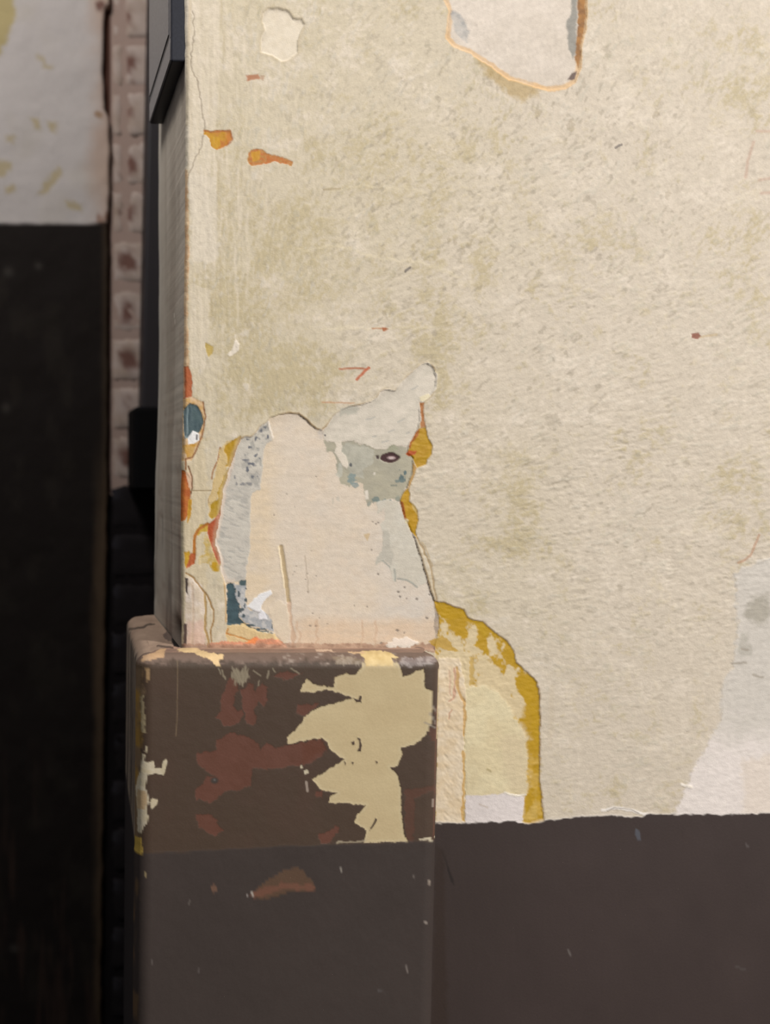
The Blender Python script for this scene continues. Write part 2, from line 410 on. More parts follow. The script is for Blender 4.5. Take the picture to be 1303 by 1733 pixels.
cv.fill(ZD([(58, 925), (80, 920), (84, 985), (66, 995), (58, 970)]), (194, 150, 36), rough=1.5, dh=-.3)
cv.fill(ZD([(84, 930), (108, 930), (104, 975), (80, 990), (66, 1000), (70, 985)]), (178, 92, 48), rough=1.5, dh=-.3)
cv.fill(ZD([(150, 830), (172, 880), (186, 930), (215, 980), (210, 1010), (180, 1000), (160, 970), (120, 980), (124, 950), (150, 930), (140, 880)]), (190, 158, 66), rough=3, alpha=.85, mottle=1.4, mot2=(206, 186, 140))
cv.fill(ZD([(180, 965), (215, 975), (214, 1005), (195, 1010), (176, 985)]), (190, 148, 20), rough=1.5, pid=7)
cv.fill(ZD([(300, 425), (312, 425), (290, 500), (262, 580), (240, 660), (226, 740), (205, 760), (228, 680), (252, 570), (280, 480)]), (160, 92, 32), rough=1.2)
cv.fill(ZD([(218, 735), (192, 778), (162, 798), (158, 838), (174, 890), (188, 930), (208, 978), (225, 972), (220, 915), (200, 890), (208, 830)]), (174, 82, 42), rough=1.2, dh=-.5)
cv.stroke(ZD([(235, 1010), (240, 1060), (244, 1120), (246, 1230)]), 7, (190, 150, 92), alpha=.85, rough=2)
# white rounded plaster at the foot of the arris
i, d = cv.fill(ZD([(64, 1030), (100, 1036), (135, 1070), (150, 1130), (150, 1200), (140, 1250), (150, 1346), (60, 1346)]), (222, 208, 194), rough=1.3, mottle=.8, mot2=(205, 188, 166), msize=14)
cv.h[i] += np.clip(np.minimum(d, 12) / 12, 0, 1) * 1.2
cv.fill(ZD([(70, 1230), (148, 1225), (152, 1346), (62, 1346)]), (204, 172, 154), rough=3, soft=4, alpha=.75)
cv.stroke(ZD([(92, 1060), (96, 1200), (90, 1330)]), 4, (196, 172, 148), dh=-.4, alpha=.6)
cv.stroke(ZD([(64, 1018), (100, 1038), (130, 1080), (160, 1120), (186, 1180), (186, 1230), (172, 1280), (178, 1320)]), 3, (158, 126, 82), dh=-.4)
cv.stroke(ZD([(146, 1110), (152, 1180), (148, 1260), (165, 1320), (160, 1346)]), 4, (176, 146, 96), dh=-.4)
cv.fill(ZD([(60, 1035), (74, 1040), (72, 1110), (64, 1100)]), (70, 58, 52), rough=.8)
cv.fill(ZD([(56, 1240), (70, 1240), (66, 1340), (54, 1340)]), (92, 74, 68), rough=.8)

# ---- the animal-shaped bare patch
DOG = ZD([(245, 1240), (245, 1150), (240, 1080), (232, 1050), (222, 1010), (218, 985), (222, 950), (210, 920), (195, 890), (200, 840), (212, 790), (222, 720), (232, 650), (248, 590), (268, 530),
    (290, 470), (305, 425), (330, 415), (352, 417), (375, 402), (390, 375), (425, 345), (440, 330), (475, 318), (520, 313), (560, 316), (590, 335), (610, 355), (640, 378), (665, 387), (685, 367),
    (700, 345), (720, 320), (760, 293), (800, 280), (850, 272), (880, 262), (905, 250), (925, 220), (945, 208), (985, 215), (1005, 200), (1040, 150), (1080, 120), (1110, 95), (1130, 90), (1155, 110),
    (1168, 150), (1165, 190), (1150, 220), (1130, 245), (1105, 265), (1095, 290), (1097, 350), (1085, 385), (1070, 410), (1045, 455), (1045, 490), (1070, 510), (1065, 560), (1050, 610), (1040, 640),
    (1025, 660), (1012, 695), (1020, 730), (1035, 780), (1055, 820), (1075, 860), (1090, 910), (1105, 960), (1120, 1010), (1135, 1060), (1150, 1110), (1165, 1160), (1182, 1220), (1184, 1262),
    (1172, 1300), (1160, 1352), (520, 1352), (470, 1315), (450, 1282), (380, 1272), (340, 1257), (310, 1242), (270, 1246)])
i, d = cv.sdf(DOG, 1.1, 10)
DI, DD = i, d
nr = vnoise(cv.x[i], cv.y[i], 30, seed=15)
cv.put(i, sm(-4.5, -1, d) * sm(1.5, -.5, d) * np.clip(nr * 1.3 - .1, 0, 1) * .8, (160, 128, 82))
cv.put(i, sm(-9, -3, d) * .25 * sm(0, -3, d), (226, 212, 180))
plx = cv.x[i]; ply = cv.y[i]
pc = lin((221, 206, 187)) * np.ones((i.size, 1))
wv = np.clip(sm(500, 430, plx) + (fbm(plx, ply, 30, seed=17) - .5) * 1.2, 0, 1)[:, None]
pc = pc * (1 - wv * .8) + lin((224, 203, 172)) * wv * .8
wv = np.clip(sm(600, 680, plx) * .8 + (fbm(plx, ply, 40, 18, seed=18) - .5), 0, 1)[:, None]
pc = pc * (1 - wv) + lin((215, 204, 190)) * wv
wv = np.clip(sm(1035, 1062, ply) + (fbm(plx, ply, 18, seed=19) - .5) * .8, 0, 1)[:, None] * sm(480, 520, plx)[:, None]
pc = pc * (1 - wv * .75) + lin((221, 194, 164)) * wv * .75
sp = np.clip((fbm(plx, ply, 24, 7, seed=23, oct=3) - .55) * 4, 0, 1)[:, None] * .35
pc = pc * (1 - sp) + lin((205, 190, 170)) * sp
cv.put(i, sm(-.9, .9, d), pc, pid=1)
old = cv.h[i] + (fbm(plx, ply, 30, seed=25) - .5) * .3
flat = -1.7 + (fbm(plx, ply, 20, 6, seed=26) - .5) * .3
mm = sm(-1.2, 1.2, d)
cv.h[i] = old * (1 - mm) + flat * mm

grey1, grey2 = (210, 204, 193), (196, 192, 181)
# head
P = ZD([(672, 395), (700, 345), (720, 318), (760, 290), (850, 268), (905, 246), (925, 218), (945, 204), (985, 212), (1040, 146), (1110, 90), (1135, 84), (1175, 140), (1170, 200), (1130, 250), (1100, 270),
    (1102, 350), (1070, 415), (1050, 455), (985, 450), (960, 470), (900, 472), (850, 450), (800, 432), (720, 440), (676, 430)])
cv.fill(P, (218, 208, 192), rough=1.5, pid=2, mottle=.9, mot2=(209, 200, 184), msize=14, dh=.25)
cv.fill(ZD([(745, 290), (800, 280), (835, 285), (815, 312), (770, 315), (745, 325)]), (184, 180, 166), rough=2, soft=2, alpha=.8)
for a, b in (((930, 440), (960, 430)), ((890, 415), (905, 410)), ((1040, 400), (1052, 396)), ((1000, 350), (1030, 335)), ((1060, 205), (1090, 190)), ((960, 395), (985, 385)), ((860, 340), (900, 330))):
    cv.stroke(ZD([a, b]), 2.2, (176, 174, 166), alpha=.7, dh=-.15)
# muzzle, olive grey
P = ZD([(672, 430), (720, 442), (800, 432), (850, 450), (900, 472), (960, 468), (985, 450), (1040, 460), (1047, 490), (1072, 508), (1064, 570), (1048, 620), (1030, 652), (1012, 692), (970, 690), (930, 702),
    (890, 700), (870, 722), (855, 690), (850, 620), (810, 612), (790, 640), (750, 620), (735, 560), (725, 510), (712, 480), (690, 482)])
cv.fill(P, (176, 169, 147), rough=2.2, freq=9, pid=5, mottle=1, mot2=(167, 161, 142), msize=24)
cv.fill(ZD([(770, 440), (850, 455), (900, 480), (890, 530), (850, 560), (850, 600), (800, 590), (760, 520), (745, 470)]), (187, 183, 167), rough=3, alpha=.8, mottle=1.2, mot2=(172, 169, 154))
cv.fill(ZD([(950, 470), (985, 450), (1010, 470), (970, 482)]), (158, 158, 132), rough=2, soft=2, alpha=.8)
for (cx, cy, rx, ry, cc, a) in [(1022, 600, 20, 16, (78, 100, 102), .9), (1030, 575, 8, 14, (80, 104, 108), .9), (1008, 610, 22, 10, (110, 124, 120), .8), (800, 600, 34, 28, (126, 142, 140), .85), (795, 540, 9, 14, (78, 80, 84), .95), (812, 630, 18, 14, (136, 150, 148), .8),
        (940, 700, 46, 11, (112, 128, 124), .95), (905, 690, 18, 12, (120, 132, 126), .9), (945, 708, 12, 12, (74, 98, 104), .95), (1000, 690, 12, 16, (142, 146, 132), .85), (735, 540, 10, 14, (160, 158, 140), .85), (745, 570, 18, 36, (190, 188, 174), .7),
        (700, 470, 14, 10, (166, 162, 138), .8), (872, 712, 12, 14, (150, 152, 140), .8), (980, 630, 18, 6, (120, 124, 112), .7), (680, 408, 6, 9, (74, 72, 76), 1), (1010, 560, 5, 5, (90, 100, 98), .8), (740, 690, 10, 18, (196, 190, 176), .6), (715, 700, 6, 16, (192, 184, 168), .6),
        (660, 400, 18, 22, (206, 196, 184), .8)]:
    X0, Y0 = ZD([(cx, cy)])[0]
    cv.cloud(X0, Y0, rx / 2.606 * 1.15, ry / 2.606 * 1.15, cc, a, seed=cx % 37, size=5, sharp=8)
cv.fill(ZD([(722, 438), (748, 434), (756, 456), (752, 482), (775, 500), (782, 540), (775, 560), (752, 535), (738, 510), (722, 486), (728, 460)]), (221, 210, 193), rough=1.3, dh=.2, pid=1)
cv.fill(ZD([(855, 652), (870, 650), (872, 690), (858, 692)]), (222, 212, 196), rough=.8)
cv.fill(ZD([(893, 572), (903, 572), (900, 583), (892, 583)]), (214, 206, 190), rough=.5)
# nail hole like an eye
EX, EY = 661.0, 774.6
i = np.where((abs(cv.x - EX) < 30) & (abs(cv.y - EY) < 20))[0]
ex = (cv.x[i] - EX) / 16.5; ey = (cv.y[i] - EY) / 8.6
er = np.sqrt(ex ** 2 + ey ** 2 * (1 + .45 * ex ** 2)) + (vnoise(cv.x[i], cv.y[i], 6, seed=6) - .5) * .16
cv.put(i, sm(1.08, .92, er), (78, 56, 56), dh=-1.0, pid=6)
ec = np.hypot((cv.x[i] - EX - 2.5) / 8.0, (cv.y[i] - EY - .6) / 3.4)
cv.put(i, sm(1.15, .7, ec), (164, 140, 138), dh=.7)
cv.put(i, sm(.7, .35, ec), (206, 188, 184))
cv.fill([(637, 771), (642, 771), (643, 776), (639, 777)], (70, 52, 50), rough=.4, dh=-.5)
# left flank
P = ZD([(305, 425), (330, 412), (352, 415), (375, 398), (392, 372), (425, 343), (436, 360), (440, 400), (450, 430), (420, 445), (408, 470), (405, 560), (392, 650), (362, 662), (352, 700), (350, 850), (345, 940), (332, 985), (330, 1050),
    (240, 1056), (222, 1010), (216, 985), (218, 950), (205, 920), (192, 890), (198, 840), (212, 780), (222, 720), (232, 650), (248, 590), (268, 530), (290, 470)])
cv.fill(P, (206, 199, 186), rough=1.8, pid=3, mottle=1, mot2=(199, 192, 180), msize=20, dh=.2)
i, d = cv.sdf(P, 2)
sx_ = cv.x[i] * .5 + cv.y[i] * .87; sy_ = -cv.x[i] * .87 + cv.y[i] * .5
s1 = np.clip((fbm(cv.x[i] * .9 + cv.y[i] * .35, cv.y[i] - cv.x[i] * .35, 14, 3.6, seed=91, oct=3) - .53) * 6, 0, 1)
s2 = np.clip((fbm(cv.x[i], cv.y[i], 9, seed=95, oct=3) - .55) * 8, 0, 1)
up = sm(850, 800, cv.y[i]); kk = np.clip(s2 * up + s1 * (1 - up) * .9, 0, 1) * sm(1, 5, d)
right = np.where(up > .5, .35 + .65 * sm(395, 440, cv.x[i] + (cv.y[i] - 740) * .15), .8)
cv.put(i, kk * right * .75, (166, 163, 156))
cv.put(i, np.clip((fbm(cv.x[i], cv.y[i], 7, seed=97, oct=2) - .66) * 9, 0, 1) * sm(2, 6, d) * up, (112, 114, 120))
cv.h[i] -= kk * .15
cv.put(i, sm(-1, 1.5, d) * sm(7, 3, d) * sm(DD[0] * 0 + 400, 396, cv.x[i]) * .7, (225, 206, 188))
# deep teal foot, mottled grey, white chips
cv.fill(ZD([(245, 1062), (275, 1060), (282, 1100), (300, 1150), (300, 1205), (322, 1238), (372, 1262), (455, 1282), (390, 1276), (332, 1262), (300, 1246), (246, 1247)]), (66, 88, 94), rough=2.2, freq=7, pid=16, mottle=.8, mot2=(52, 70, 76), dh=-.3)
cv.fill(ZD([(298, 1050), (330, 1046), (332, 1072), (312, 1080), (298, 1066)]), (80, 96, 98), rough=2, freq=6)
cv.fill(ZD([(272, 1062), (300, 1070), (330, 1078), (330, 1160), (345, 1180), (400, 1176), (440, 1220), (455, 1278), (380, 1258), (325, 1235), (303, 1205), (302, 1160), (284, 1110)]), (196, 193, 189), rough=2.6, freq=7, mottle=1.3, mot2=(166, 168, 170), msize=7, dh=.1)
for (cx, cy, rx, ry) in [(330, 1135, 8, 12), (330, 1085, 5, 6), (310, 1178, 14, 10), (318, 1205, 10, 8), (300, 1110, 8, 14), (350, 1248, 30, 5), (445, 1255, 6, 14), (400, 1265, 26, 4), (325, 1160, 6, 10)]:
    X0, Y0 = ZD([(cx, cy)])[0]
    cv.cloud(X0, Y0, rx / 2.606 * 1.2, ry / 2.606 * 1.2, (76, 88, 92), .95, seed=cx % 31, size=4, sharp=9)
cv.fill(ZD([(332, 1166), (365, 1130), (400, 1105), (438, 1090), (445, 1106), (415, 1138), (398, 1160), (392, 1190), (370, 1186)]), (232, 230, 229), rough=1.5, dh=.6)
cv.fill(ZD([(385, 1200), (400, 1178), (415, 1195), (425, 1222), (390, 1222)]), (228, 226, 228), rough=1.2, dh=.4)
# chest grey
P = ZD([(905, 702), (950, 695), (1002, 702), (1022, 740), (1060, 840), (1092, 920), (1132, 1060), (1088, 1080), (1060, 1060), (1000, 1038), (986, 1058), (966, 990), (944, 958), (902, 985), (906, 942), (932, 922), (938, 852), (922, 800), (945, 780), (940, 730), (912, 760)])
cv.fill(P, (206, 198, 182), rough=1.6, freq=9, pid=4, mottle=1, mot2=(210, 203, 188), msize=18, dh=.15)
cv.fill(ZD([(935, 830), (962, 826), (968, 900), (985, 940), (970, 985), (940, 956), (902, 985), (908, 942), (932, 922)]), (190, 184, 170), rough=2, alpha=.85)
for pts in ([(1000, 1040), (1035, 1045), (1068, 1062), (1088, 1080)], [(986, 1000), (990, 1050)], [(935, 960), (965, 990)]): cv.stroke(ZD(pts), 3, (168, 168, 158), alpha=.8)
for (a, b, r) in [(915, 1022, 7), (1085, 1132, 9), (1012, 1122, 7), (1140, 1112, 6), (1130, 1215, 8), (810, 1160, 4), (865, 1166, 4), (1030, 1280, 5), (1000, 1270, 9), (930, 1330, 11), (595, 1045, 4), (600, 1020, 4), (605, 1100, 5), (640, 1030, 4), (545, 1010, 3), (553, 985, 3), (538, 1025, 3),
        (640, 1250, 8), (625, 1195, 4), (615, 1250, 6), (655, 1215, 4), (510, 668, 4), (545, 725, 3), (640, 590, 4), (455, 760, 4), (885, 915, 5), (890, 790, 4), (905, 800, 6), (915, 795, 5), (1040, 1130, 5), (1005, 1100, 8), (1030, 1080, 6), (620, 920, 3), (690, 1240, 3)]:
    X0, Y0 = ZD([(a, b)])[0]; rr = r / 2.606
    cv.fill([(X0 - rr, Y0), (X0 - rr * .3, Y0 - rr * .8), (X0 + rr, Y0 - rr * .2), (X0 + rr * .2, Y0 + rr * .8)], (118, 108, 100), rough=.7, alpha=.8, dh=-.25, soft=.8)
cv.stroke(ZD([(590, 940), (600, 1010), (606, 1110)]), 1.8, (180, 164, 144), alpha=.7, rough=2)
cv.fill(ZD([(850, 845), (880, 840), (866, 876)]), (206, 180, 138), rough=1, alpha=.8)
# scratch and step in the plaster
cv.stroke(ZD([(485, 900), (500, 1000), (514, 1090), (518, 1140)]), 7, (190, 168, 132), dh=-.7, rough=.8)
cv.stroke(ZD([(474, 900), (490, 1010), (500, 1080)]), 3, (238, 220, 188), dh=.3, rough=.8)
cv.stroke(ZD([(520, 1150), (530, 1240), (540, 1300), (535, 1345)]), 7, (204, 172, 144), dh=-.4, rough=3, alpha=.75)
cv.fill(ZD([(470, 1130), (505, 1150), (525, 1200), (525, 1290), (500, 1330), (470, 1290), (440, 1230), (430, 1180)]), (224, 207, 182), rough=3, alpha=.7, dh=.35)
cv.stroke(ZD([(428, 350), (438, 385), (450, 420)]), 3, (238, 226, 210), dh=.4, rough=1)
# right edge lines of the chest, ochre slivers
cv.stroke(ZD([(1088, 862), (1110, 910), (1135, 965), (1150, 1020), (1160, 1080), (1175, 1150)]), 3.2, (178, 156, 122), dh=-.4, rough=2)
cv.stroke(ZD([(1105, 880), (1130, 925), (1150, 985)]), 2.2, (190, 168, 130), rough=2, alpha=.8)
cv.fill(ZD([(1160, 1150), (1182, 1200), (1184, 1290), (1166, 1300), (1160, 1240)]), (150, 136, 124), rough=2.5, alpha=.75, mottle=1, mot2=(190, 172, 150))
cv.fill(ZD([(1098, 262), (1116, 262), (1112, 300), (1116, 340), (1122, 372), (1100, 376), (1102, 330)]), (182, 128, 84), rough=1.2, dh=-.6, mottle=1, mot2=(170, 110, 60))
cv.fill(ZD([(1096, 240), (1135, 222), (1145, 234), (1120, 256), (1100, 258)]), (228, 216, 184), rough=1, dh=.2)
cv.fill(ZD([(1045, 490), (1048, 455), (1080, 398), (1096, 378), (1122, 372), (1132, 420), (1152, 455), (1146, 497), (1128, 512), (1124, 536), (1082, 552), (1068, 512)]), (184, 144, 14), rough=1.2, dh=-.9, h=None, pid=8, mottle=.5, mot2=(178, 134, 12))
cv.fill(ZD([(1046, 456), (1075, 400), (1096, 376), (1090, 410), (1062, 440), (1052, 470)]), (166, 96, 34), rough=.8)
cv.fill(ZD([(1036, 492), (1050, 474), (1084, 478), (1078, 494), (1050, 502)]), (182, 84, 30), rough=1)
cv.fill(ZD([(1068, 530), (1082, 552), (1064, 600), (1050, 650), (1048, 620), (1062, 575)]), (184, 144, 84), rough=1.2, dh=-.4)
cv.fill(ZD([(1012, 695), (1026, 662), (1048, 638), (1052, 700), (1086, 740), (1088, 785), (1078, 830), (1088, 866), (1060, 835), (1038, 790), (1022, 740)]), (186, 142, 18), rough=1.2, dh=-.8, pid=8)
cv.fill(ZD([(1012, 698), (1022, 700), (1034, 760), (1044, 795), (1030, 780), (1018, 735)]), (164, 92, 36), rough=.8)
cv.fill(ZD([(1058, 700), (1084, 735), (1084, 760), (1066, 735)]), (206, 178, 112), rough=1, alpha=.8)
cv.fill(ZD([(1033, 775), (1046, 780), (1044, 800), (1034, 795)]), (226, 210, 170), rough=.6)

# ---- bottom seam over the block
cv.fill(ZD([(246, 1246), (320, 1238), (380, 1272), (460, 1290), (500, 1340), (250, 1325), (240, 1280)]), (216, 186, 130), rough=2.5, alpha=.8, dh=-.3)
cv.stroke(ZD([(250, 1262), (246, 1285), (300, 1300), (350, 1312), (372, 1302)]), 2.4, (196, 134, 66), dh=-.3, rough=2)
cv.fill(ZD([(170, 1326), (240, 1318), (340, 1318), (385, 1295), (400, 1310), (440, 1305), (490, 1320), (520, 1352), (170, 1352)]), (222, 150, 116), rough=2.5, mottle=1, mot2=(196, 140, 110), dh=.2)
cv.fill(ZD([(320, 1325), (370, 1300), (388, 1306), (372, 1326)]), (236, 142, 84), rough=1.5)
cv.fill([(300, 1090), (770, 1090), (775, 1104), (300, 1104)], (196, 158, 132), rough=3, alpha=.8, mottle=1, mot2=(160, 122, 100))
cv.fill(ZD([(955, 1330), (985, 1305), (1040, 1300), (1090, 1322), (1080, 1345), (950, 1345)]), (236, 222, 206), rough=4, freq=8, dh=.5)
for a in (560, 640, 840, 900): cv.stroke(ZD([(a, 1230), (a + 6, 1300), (a, 1345)]), 4, (205, 174, 146), alpha=.55, rough=4)

# ---- layers right of the block
ARC = ZR([(60, 60), (100, 80), (130, 85), (165, 100), (200, 110), (215, 140), (270, 155), (310, 190), (360, 225), (385, 265), (390, 300), (430, 335), (465, 370), (475, 420), (475, 600), (475, 720), (490, 880), (60, 890), (100, 250)])
sav = cv.h.copy()
i, d = cv.sdf(ARC, 1.2, 12)
keep = np.ones(x.size); keep[DI] = 1 - sm(-1, 1, DD); kp = keep[i]
ax_, ay_ = cv.x[i], cv.y[i]
n1 = fbm(ax_, ay_, 16, 20, seed=33, oct=4, gain=.6)
edge = np.exp(-np.clip(d, 0, 99) / 20) * 1.0
topw = sm(1160, 1060, ay_) * .42
strong = np.clip((edge + topw + (n1 - .5) * 2.6 - .50) * 3.2, 0, 1)
strong = np.maximum(strong, np.clip((sm(880, 893, ax_ + (n1 - .5) * 22) * sm(1120, 1150, ay_)), 0, 1))
mid = np.clip(strong[:, None] * 1.0, 0, 1)
cc = lin((214, 194, 154)) * (1 - mid) + lin((185, 145, 26)) * mid
mm = sm(-.8, .8, d) * kp
cv.put(i, sm(-3.5, -1, d) * sm(1, -.6, d) * kp * .6 * np.clip(vnoise(ax_, ay_, 22, seed=8) * 1.5, 0, 1), (140, 108, 70))
cv.put(i, mm, cc)
cv.h[i] -= .9 * sm(-1, 1, d) * kp
sel = i[(mm > .5)]; cv.id[sel] = 9
cv.fill(ZR([(104, 84), (130, 86), (165, 102), (200, 112), (212, 135), (165, 150), (120, 140), (108, 110)]), (186, 146, 14), rough=1.5, pid=9)
cv.fill(ZR([(242, 152), (272, 158), (295, 195), (285, 212), (255, 185)]), (186, 148, 20), rough=2.5, soft=2)
cv.fill(ZR([(75, 222), (125, 205), (150, 225), (185, 262), (150, 262), (100, 245)]), (190, 150, 50), rough=3, alpha=.85)
cv.fill(ZR([(388, 355), (432, 340), (468, 372), (472, 600), (450, 560), (440, 470), (400, 410)]), (187, 147, 18), rough=2.5, soft=2)
cv.fill(ZR([(440, 640), (474, 640), (484, 866), (440, 866), (452, 780), (430, 720)]), (187, 147, 28), rough=4, soft=2.5, alpha=.8, mottle=1, mot2=(206, 170, 84))
cv.fill(ZR([(432, 835), (462, 790), (470, 866), (412, 870)]), (205, 172, 92), rough=3, alpha=.7, soft=2)
# smooth cream filler and white foot
cv.fill(ZR([(204, 392), (268, 384), (330, 410), (390, 500), (430, 580), (430, 775), (390, 775), (350, 770), (300, 782), (205, 780)]), (223, 209, 172), rough=3.5, soft=3, pid=13, mottle=.8, mot2=(217, 201, 163), msize=30, dh=.4)
cv.fill(ZR([(330, 560), (430, 560), (430, 770), (360, 765)]), (212, 194, 160), rough=8, soft=8, alpha=.7)
cv.fill(ZR([(208, 778), (300, 778), (352, 770), (420, 782), (418, 830), (410, 885), (205, 885)]), (224, 214, 209), rough=1.8, soft=1.5, dh=.3, pid=13)
cv.stroke(ZR([(350, 768), (390, 780), (425, 776)]), 3.4, (236, 226, 208), dh=.35, rough=1)
cv.stroke(ZR([(260, 812), (290, 822)]), 3, (202, 188, 176), alpha=.8)
cv.stroke(ZR([(286, 686), (298, 692)]), 4, (168, 152, 110), alpha=.7)
cv.fill(ZR([(226, 283), (242, 283), (238, 380), (222, 384)]), (198, 164, 88), rough=2.5, alpha=.85, dh=-.3)
cv.fill(ZR([(110, 285), (190, 285), (212, 430), (202, 520), (206, 700), (200, 890), (100, 890)]), (222, 200, 166), rough=2, mottle=1, mot2=(228, 210, 182), msize=16, dh=.5)
for pts, wd, cc in [([(178, 320), (182, 400), (204, 440), (205, 500), (202, 560)], 5, (196, 152, 84)), ([(200, 620), (206, 720), (198, 800), (196, 866)], 4.5, (200, 156, 80)), ([(168, 320), (172, 380), (164, 430), (150, 440)], 3, (196, 150, 124)), ([(158, 470), (150, 500)], 3, (196, 150, 124)),
        ([(150, 330), (155, 420)], 2.5, (208, 172, 146))]:
    cv.stroke(ZR(pts), wd, cc, rough=2.5, alpha=.8, dh=-.25)
ridge = np.where((cv.x > 750) & (cv.x < 790) & (cv.y > 1110) & (cv.y < 1390))[0]
cv.h[ridge] += (fbm(cv.x[ridge] + cv.y[ridge], cv.y[ridge] - cv.x[ridge], 14, 6, seed=36) - .5) * .9

# ---- whitish patch, lower right
P = ZW([(900, 120), (640, 150), (560, 190), (470, 230), (490, 320), (480, 420), (495, 500), (480, 650), (470, 760), (400, 880), (405, 1050), (330, 1190), (250, 1330), (205, 1440), (140, 1580), (100, 1660), (900, 1660)])
i, d = cv.sdf(P, 3, 14)
tt = np.clip(sm(1190, 1290, cv.y[i] + (fbm(cv.x[i], cv.y[i], 40, 20, seed=27) - .5) * 90), 0, 1)[:, None]
cc = lin((207, 200, 190)) * (1 - tt) + lin((230, 220, 213)) * tt
cv.put(i, sm(-4, 4, d + (fbm(cv.x[i], cv.y[i], 9, 6, seed=28) - .5) * 12) * .92, cc, pid=14); cv.h[i] += sm(-2, 2, d) * .2
cv.h[i] += sm(-2, 1, d) * sm(6, 2, d) * .18
cv.cloud(1285, 1040, 36, 36, (172, 165, 151), .85, size=26, seed=12)
cv.cloud(1262, 1090, 16, 30, (182, 176, 164), .7, size=16, seed=13)
for pts in ([(1238, 1123), (1262, 1122)], [(1255, 1098), (1266, 1100)], [(1275, 1142), (1290, 1146)]): cv.stroke(pts, 4, (160, 150, 136), alpha=.7, soft=1.5)
cv.fill([(1255, 1290), (1320, 1270), (1320, 1385), (1258, 1385)], (222, 207, 190), rough=6, soft=8, alpha=.6)
cv.stroke(ZW([(180, 1425), (230, 1440)]), 5, (240, 230, 216), dh=.4)
cv.stroke(ZR([(700, 832), (750, 822), (800, 832), (880, 850)]), 5, (234, 226, 216), dh=.3, rough=2)
cv.stroke(ZR([(720, 835), (742, 822), (800, 828), (830, 842)]), 1.8, (150, 138, 124), rough=1, alpha=.7)
cv.stroke([(933, 1165), (934, 1215), (930, 1260)], 9, (198, 182, 156), alpha=.35, soft=4)

gr = 1 + (fine - .5) * .10 + (fbm(x, y, 4, seed=78, oct=1) - .5) * .06
cv.c *= gr[:, None]
# ---- dark dado coat
dx = np.array([0, 752, 785, 845, 860, 878, 897, 925, 960, 996, 1040, 1080, 1095, 1160, 1220, 1303, 1500, 5000.])
dy = np.array([1396, 1393, 1392, 1391, 1387, 1391, 1394, 1387, 1384, 1380.5, 1379.5, 1383, 1378, 1377, 1378.5, 1375.5, 1373, 1340.])
dl = np.interp(x, dx, dy) + (fbm(x, y, 12, 9, seed=45, oct=3) - .5) * 6 + (vnoise(x * .7 - y * .4, y, 8, 3, seed=46) - .5) * 3
md = sm(-1.0, 1.4, y - dl)
allp = np.arange(x.size)
dcol = lin((63, 52, 49)) * (1 + (fbm(x, y, 70, 90, seed=47) - .5) * .22)[:, None]
t = sm(1000, 780, x + (y - 1500) * .3)[:, None] * .5
dcol = dcol * (1 - t) + lin((60, 50, 46)) * t
cv.put(allp, md, dcol, h=.25 + (fbm(x, y, 60, 80, seed=48) - .5) * .5 + (vnoise(x, y, 6, 40, seed=49) - .5) * .05, pid=15)
cv.put(allp, sm(-4, 1, y - dl) * (1 - sm(0, 2, y - dl)) * .35, (230, 222, 214))
cv.fill([(1075, 1402), (1082, 1405), (1084, 1420), (1078, 1421), (1074, 1412)], (82, 82, 88), rough=1, soft=1.2)
for a, b, cc in [((962, 1609), (965, 1615), (104, 96, 92)), ((1262, 1429), (1266, 1433), (90, 82, 80)), ((1245, 1635), (1262, 1642), (78, 70, 67)), ((758, 1470), (765, 1493), (36, 30, 29)), ((748, 1440), (768, 1496), (48, 40, 37)), ((750, 1700), (753, 1708), (46, 38, 36))]:
    cv.stroke([a, b], 3.5, cc, alpha=.8, rough=.8)
cv.fill([(736, 1430), (752, 1440), (757, 1740), (730, 1740)], (56, 44, 38), rough=3, soft=5, alpha=.8)

# rounded, chipped arris
ed = x - (np.interp(y, ys, edge_left))
cv.h -= 3.2 * np.clip(1 - ed / 7.0, 0, 1) ** 2
V = np.stack([(x - PX) / S, D - cv.h * .0008, CZ - (y - PY) / S], 1)
nr_, nc_ = GX.shape
Q = grid_quads(nr_, nc_)
names = {
    1: ('bare_plaster', 'bare pale plaster shaped like a sitting animal where the paint peeled away', M_plast),
    2: ('grey_undercoat', 'pale grey undercoat forming the head and pointed ear of the animal shape', M_plast),
    3: ('grey_undercoat', 'mottled grey undercoat along the left flank of the animal shape', M_plast),
    4: ('grey_undercoat', 'grey undercoat on the chest of the animal shape', M_plast),
    5: ('olive_undercoat', 'olive grey undercoat around the dark hole', M_under),
    6: ('nail_hole', 'dark oval hole that reads as an eye', M_plast),
    7: ('ochre_undercoat', 'ochre undercoat along the left edge of the animal shape', M_under),
    8: ('ochre_undercoat', 'ochre undercoat slivers beside the muzzle and neck of the animal shape', M_under),
    9: ('ochre_undercoat', 'ochre arc of undercoat right of the brown block', M_under),
    10: ('paint_chip', 'dark teal chip on the corner of the wall', M_under),
    11: ('peeled_patch', 'pale peeled patch with an orange rim at the top of the wall', M_plast),
    12: ('peeled_patch', 'small rounded pale patch near the upper left corner', M_plast),
    13: ('filler_patch', 'smooth cream filler right of the brown block', M_plast),
    14: ('whitewash_patch', 'whitish patch at the lower right, above the dark dado', M_plast),
    15: ('dado_paint', 'dark brown paint on the lower part of the wall', M_dado),
    16: ('teal_undercoat', 'dark teal undercoat at the foot of the animal shape', M_under),
    17: ('rust_spot', 'small orange rust spots near the corner', M_under)}
wall = split_parts(V, Q, GX.shape, cv, names, (15,), 'wall_right', M_coat, kind='structure',
                   label='cream wall with peeling paint layers above a dark brown dado, ending in a corner')

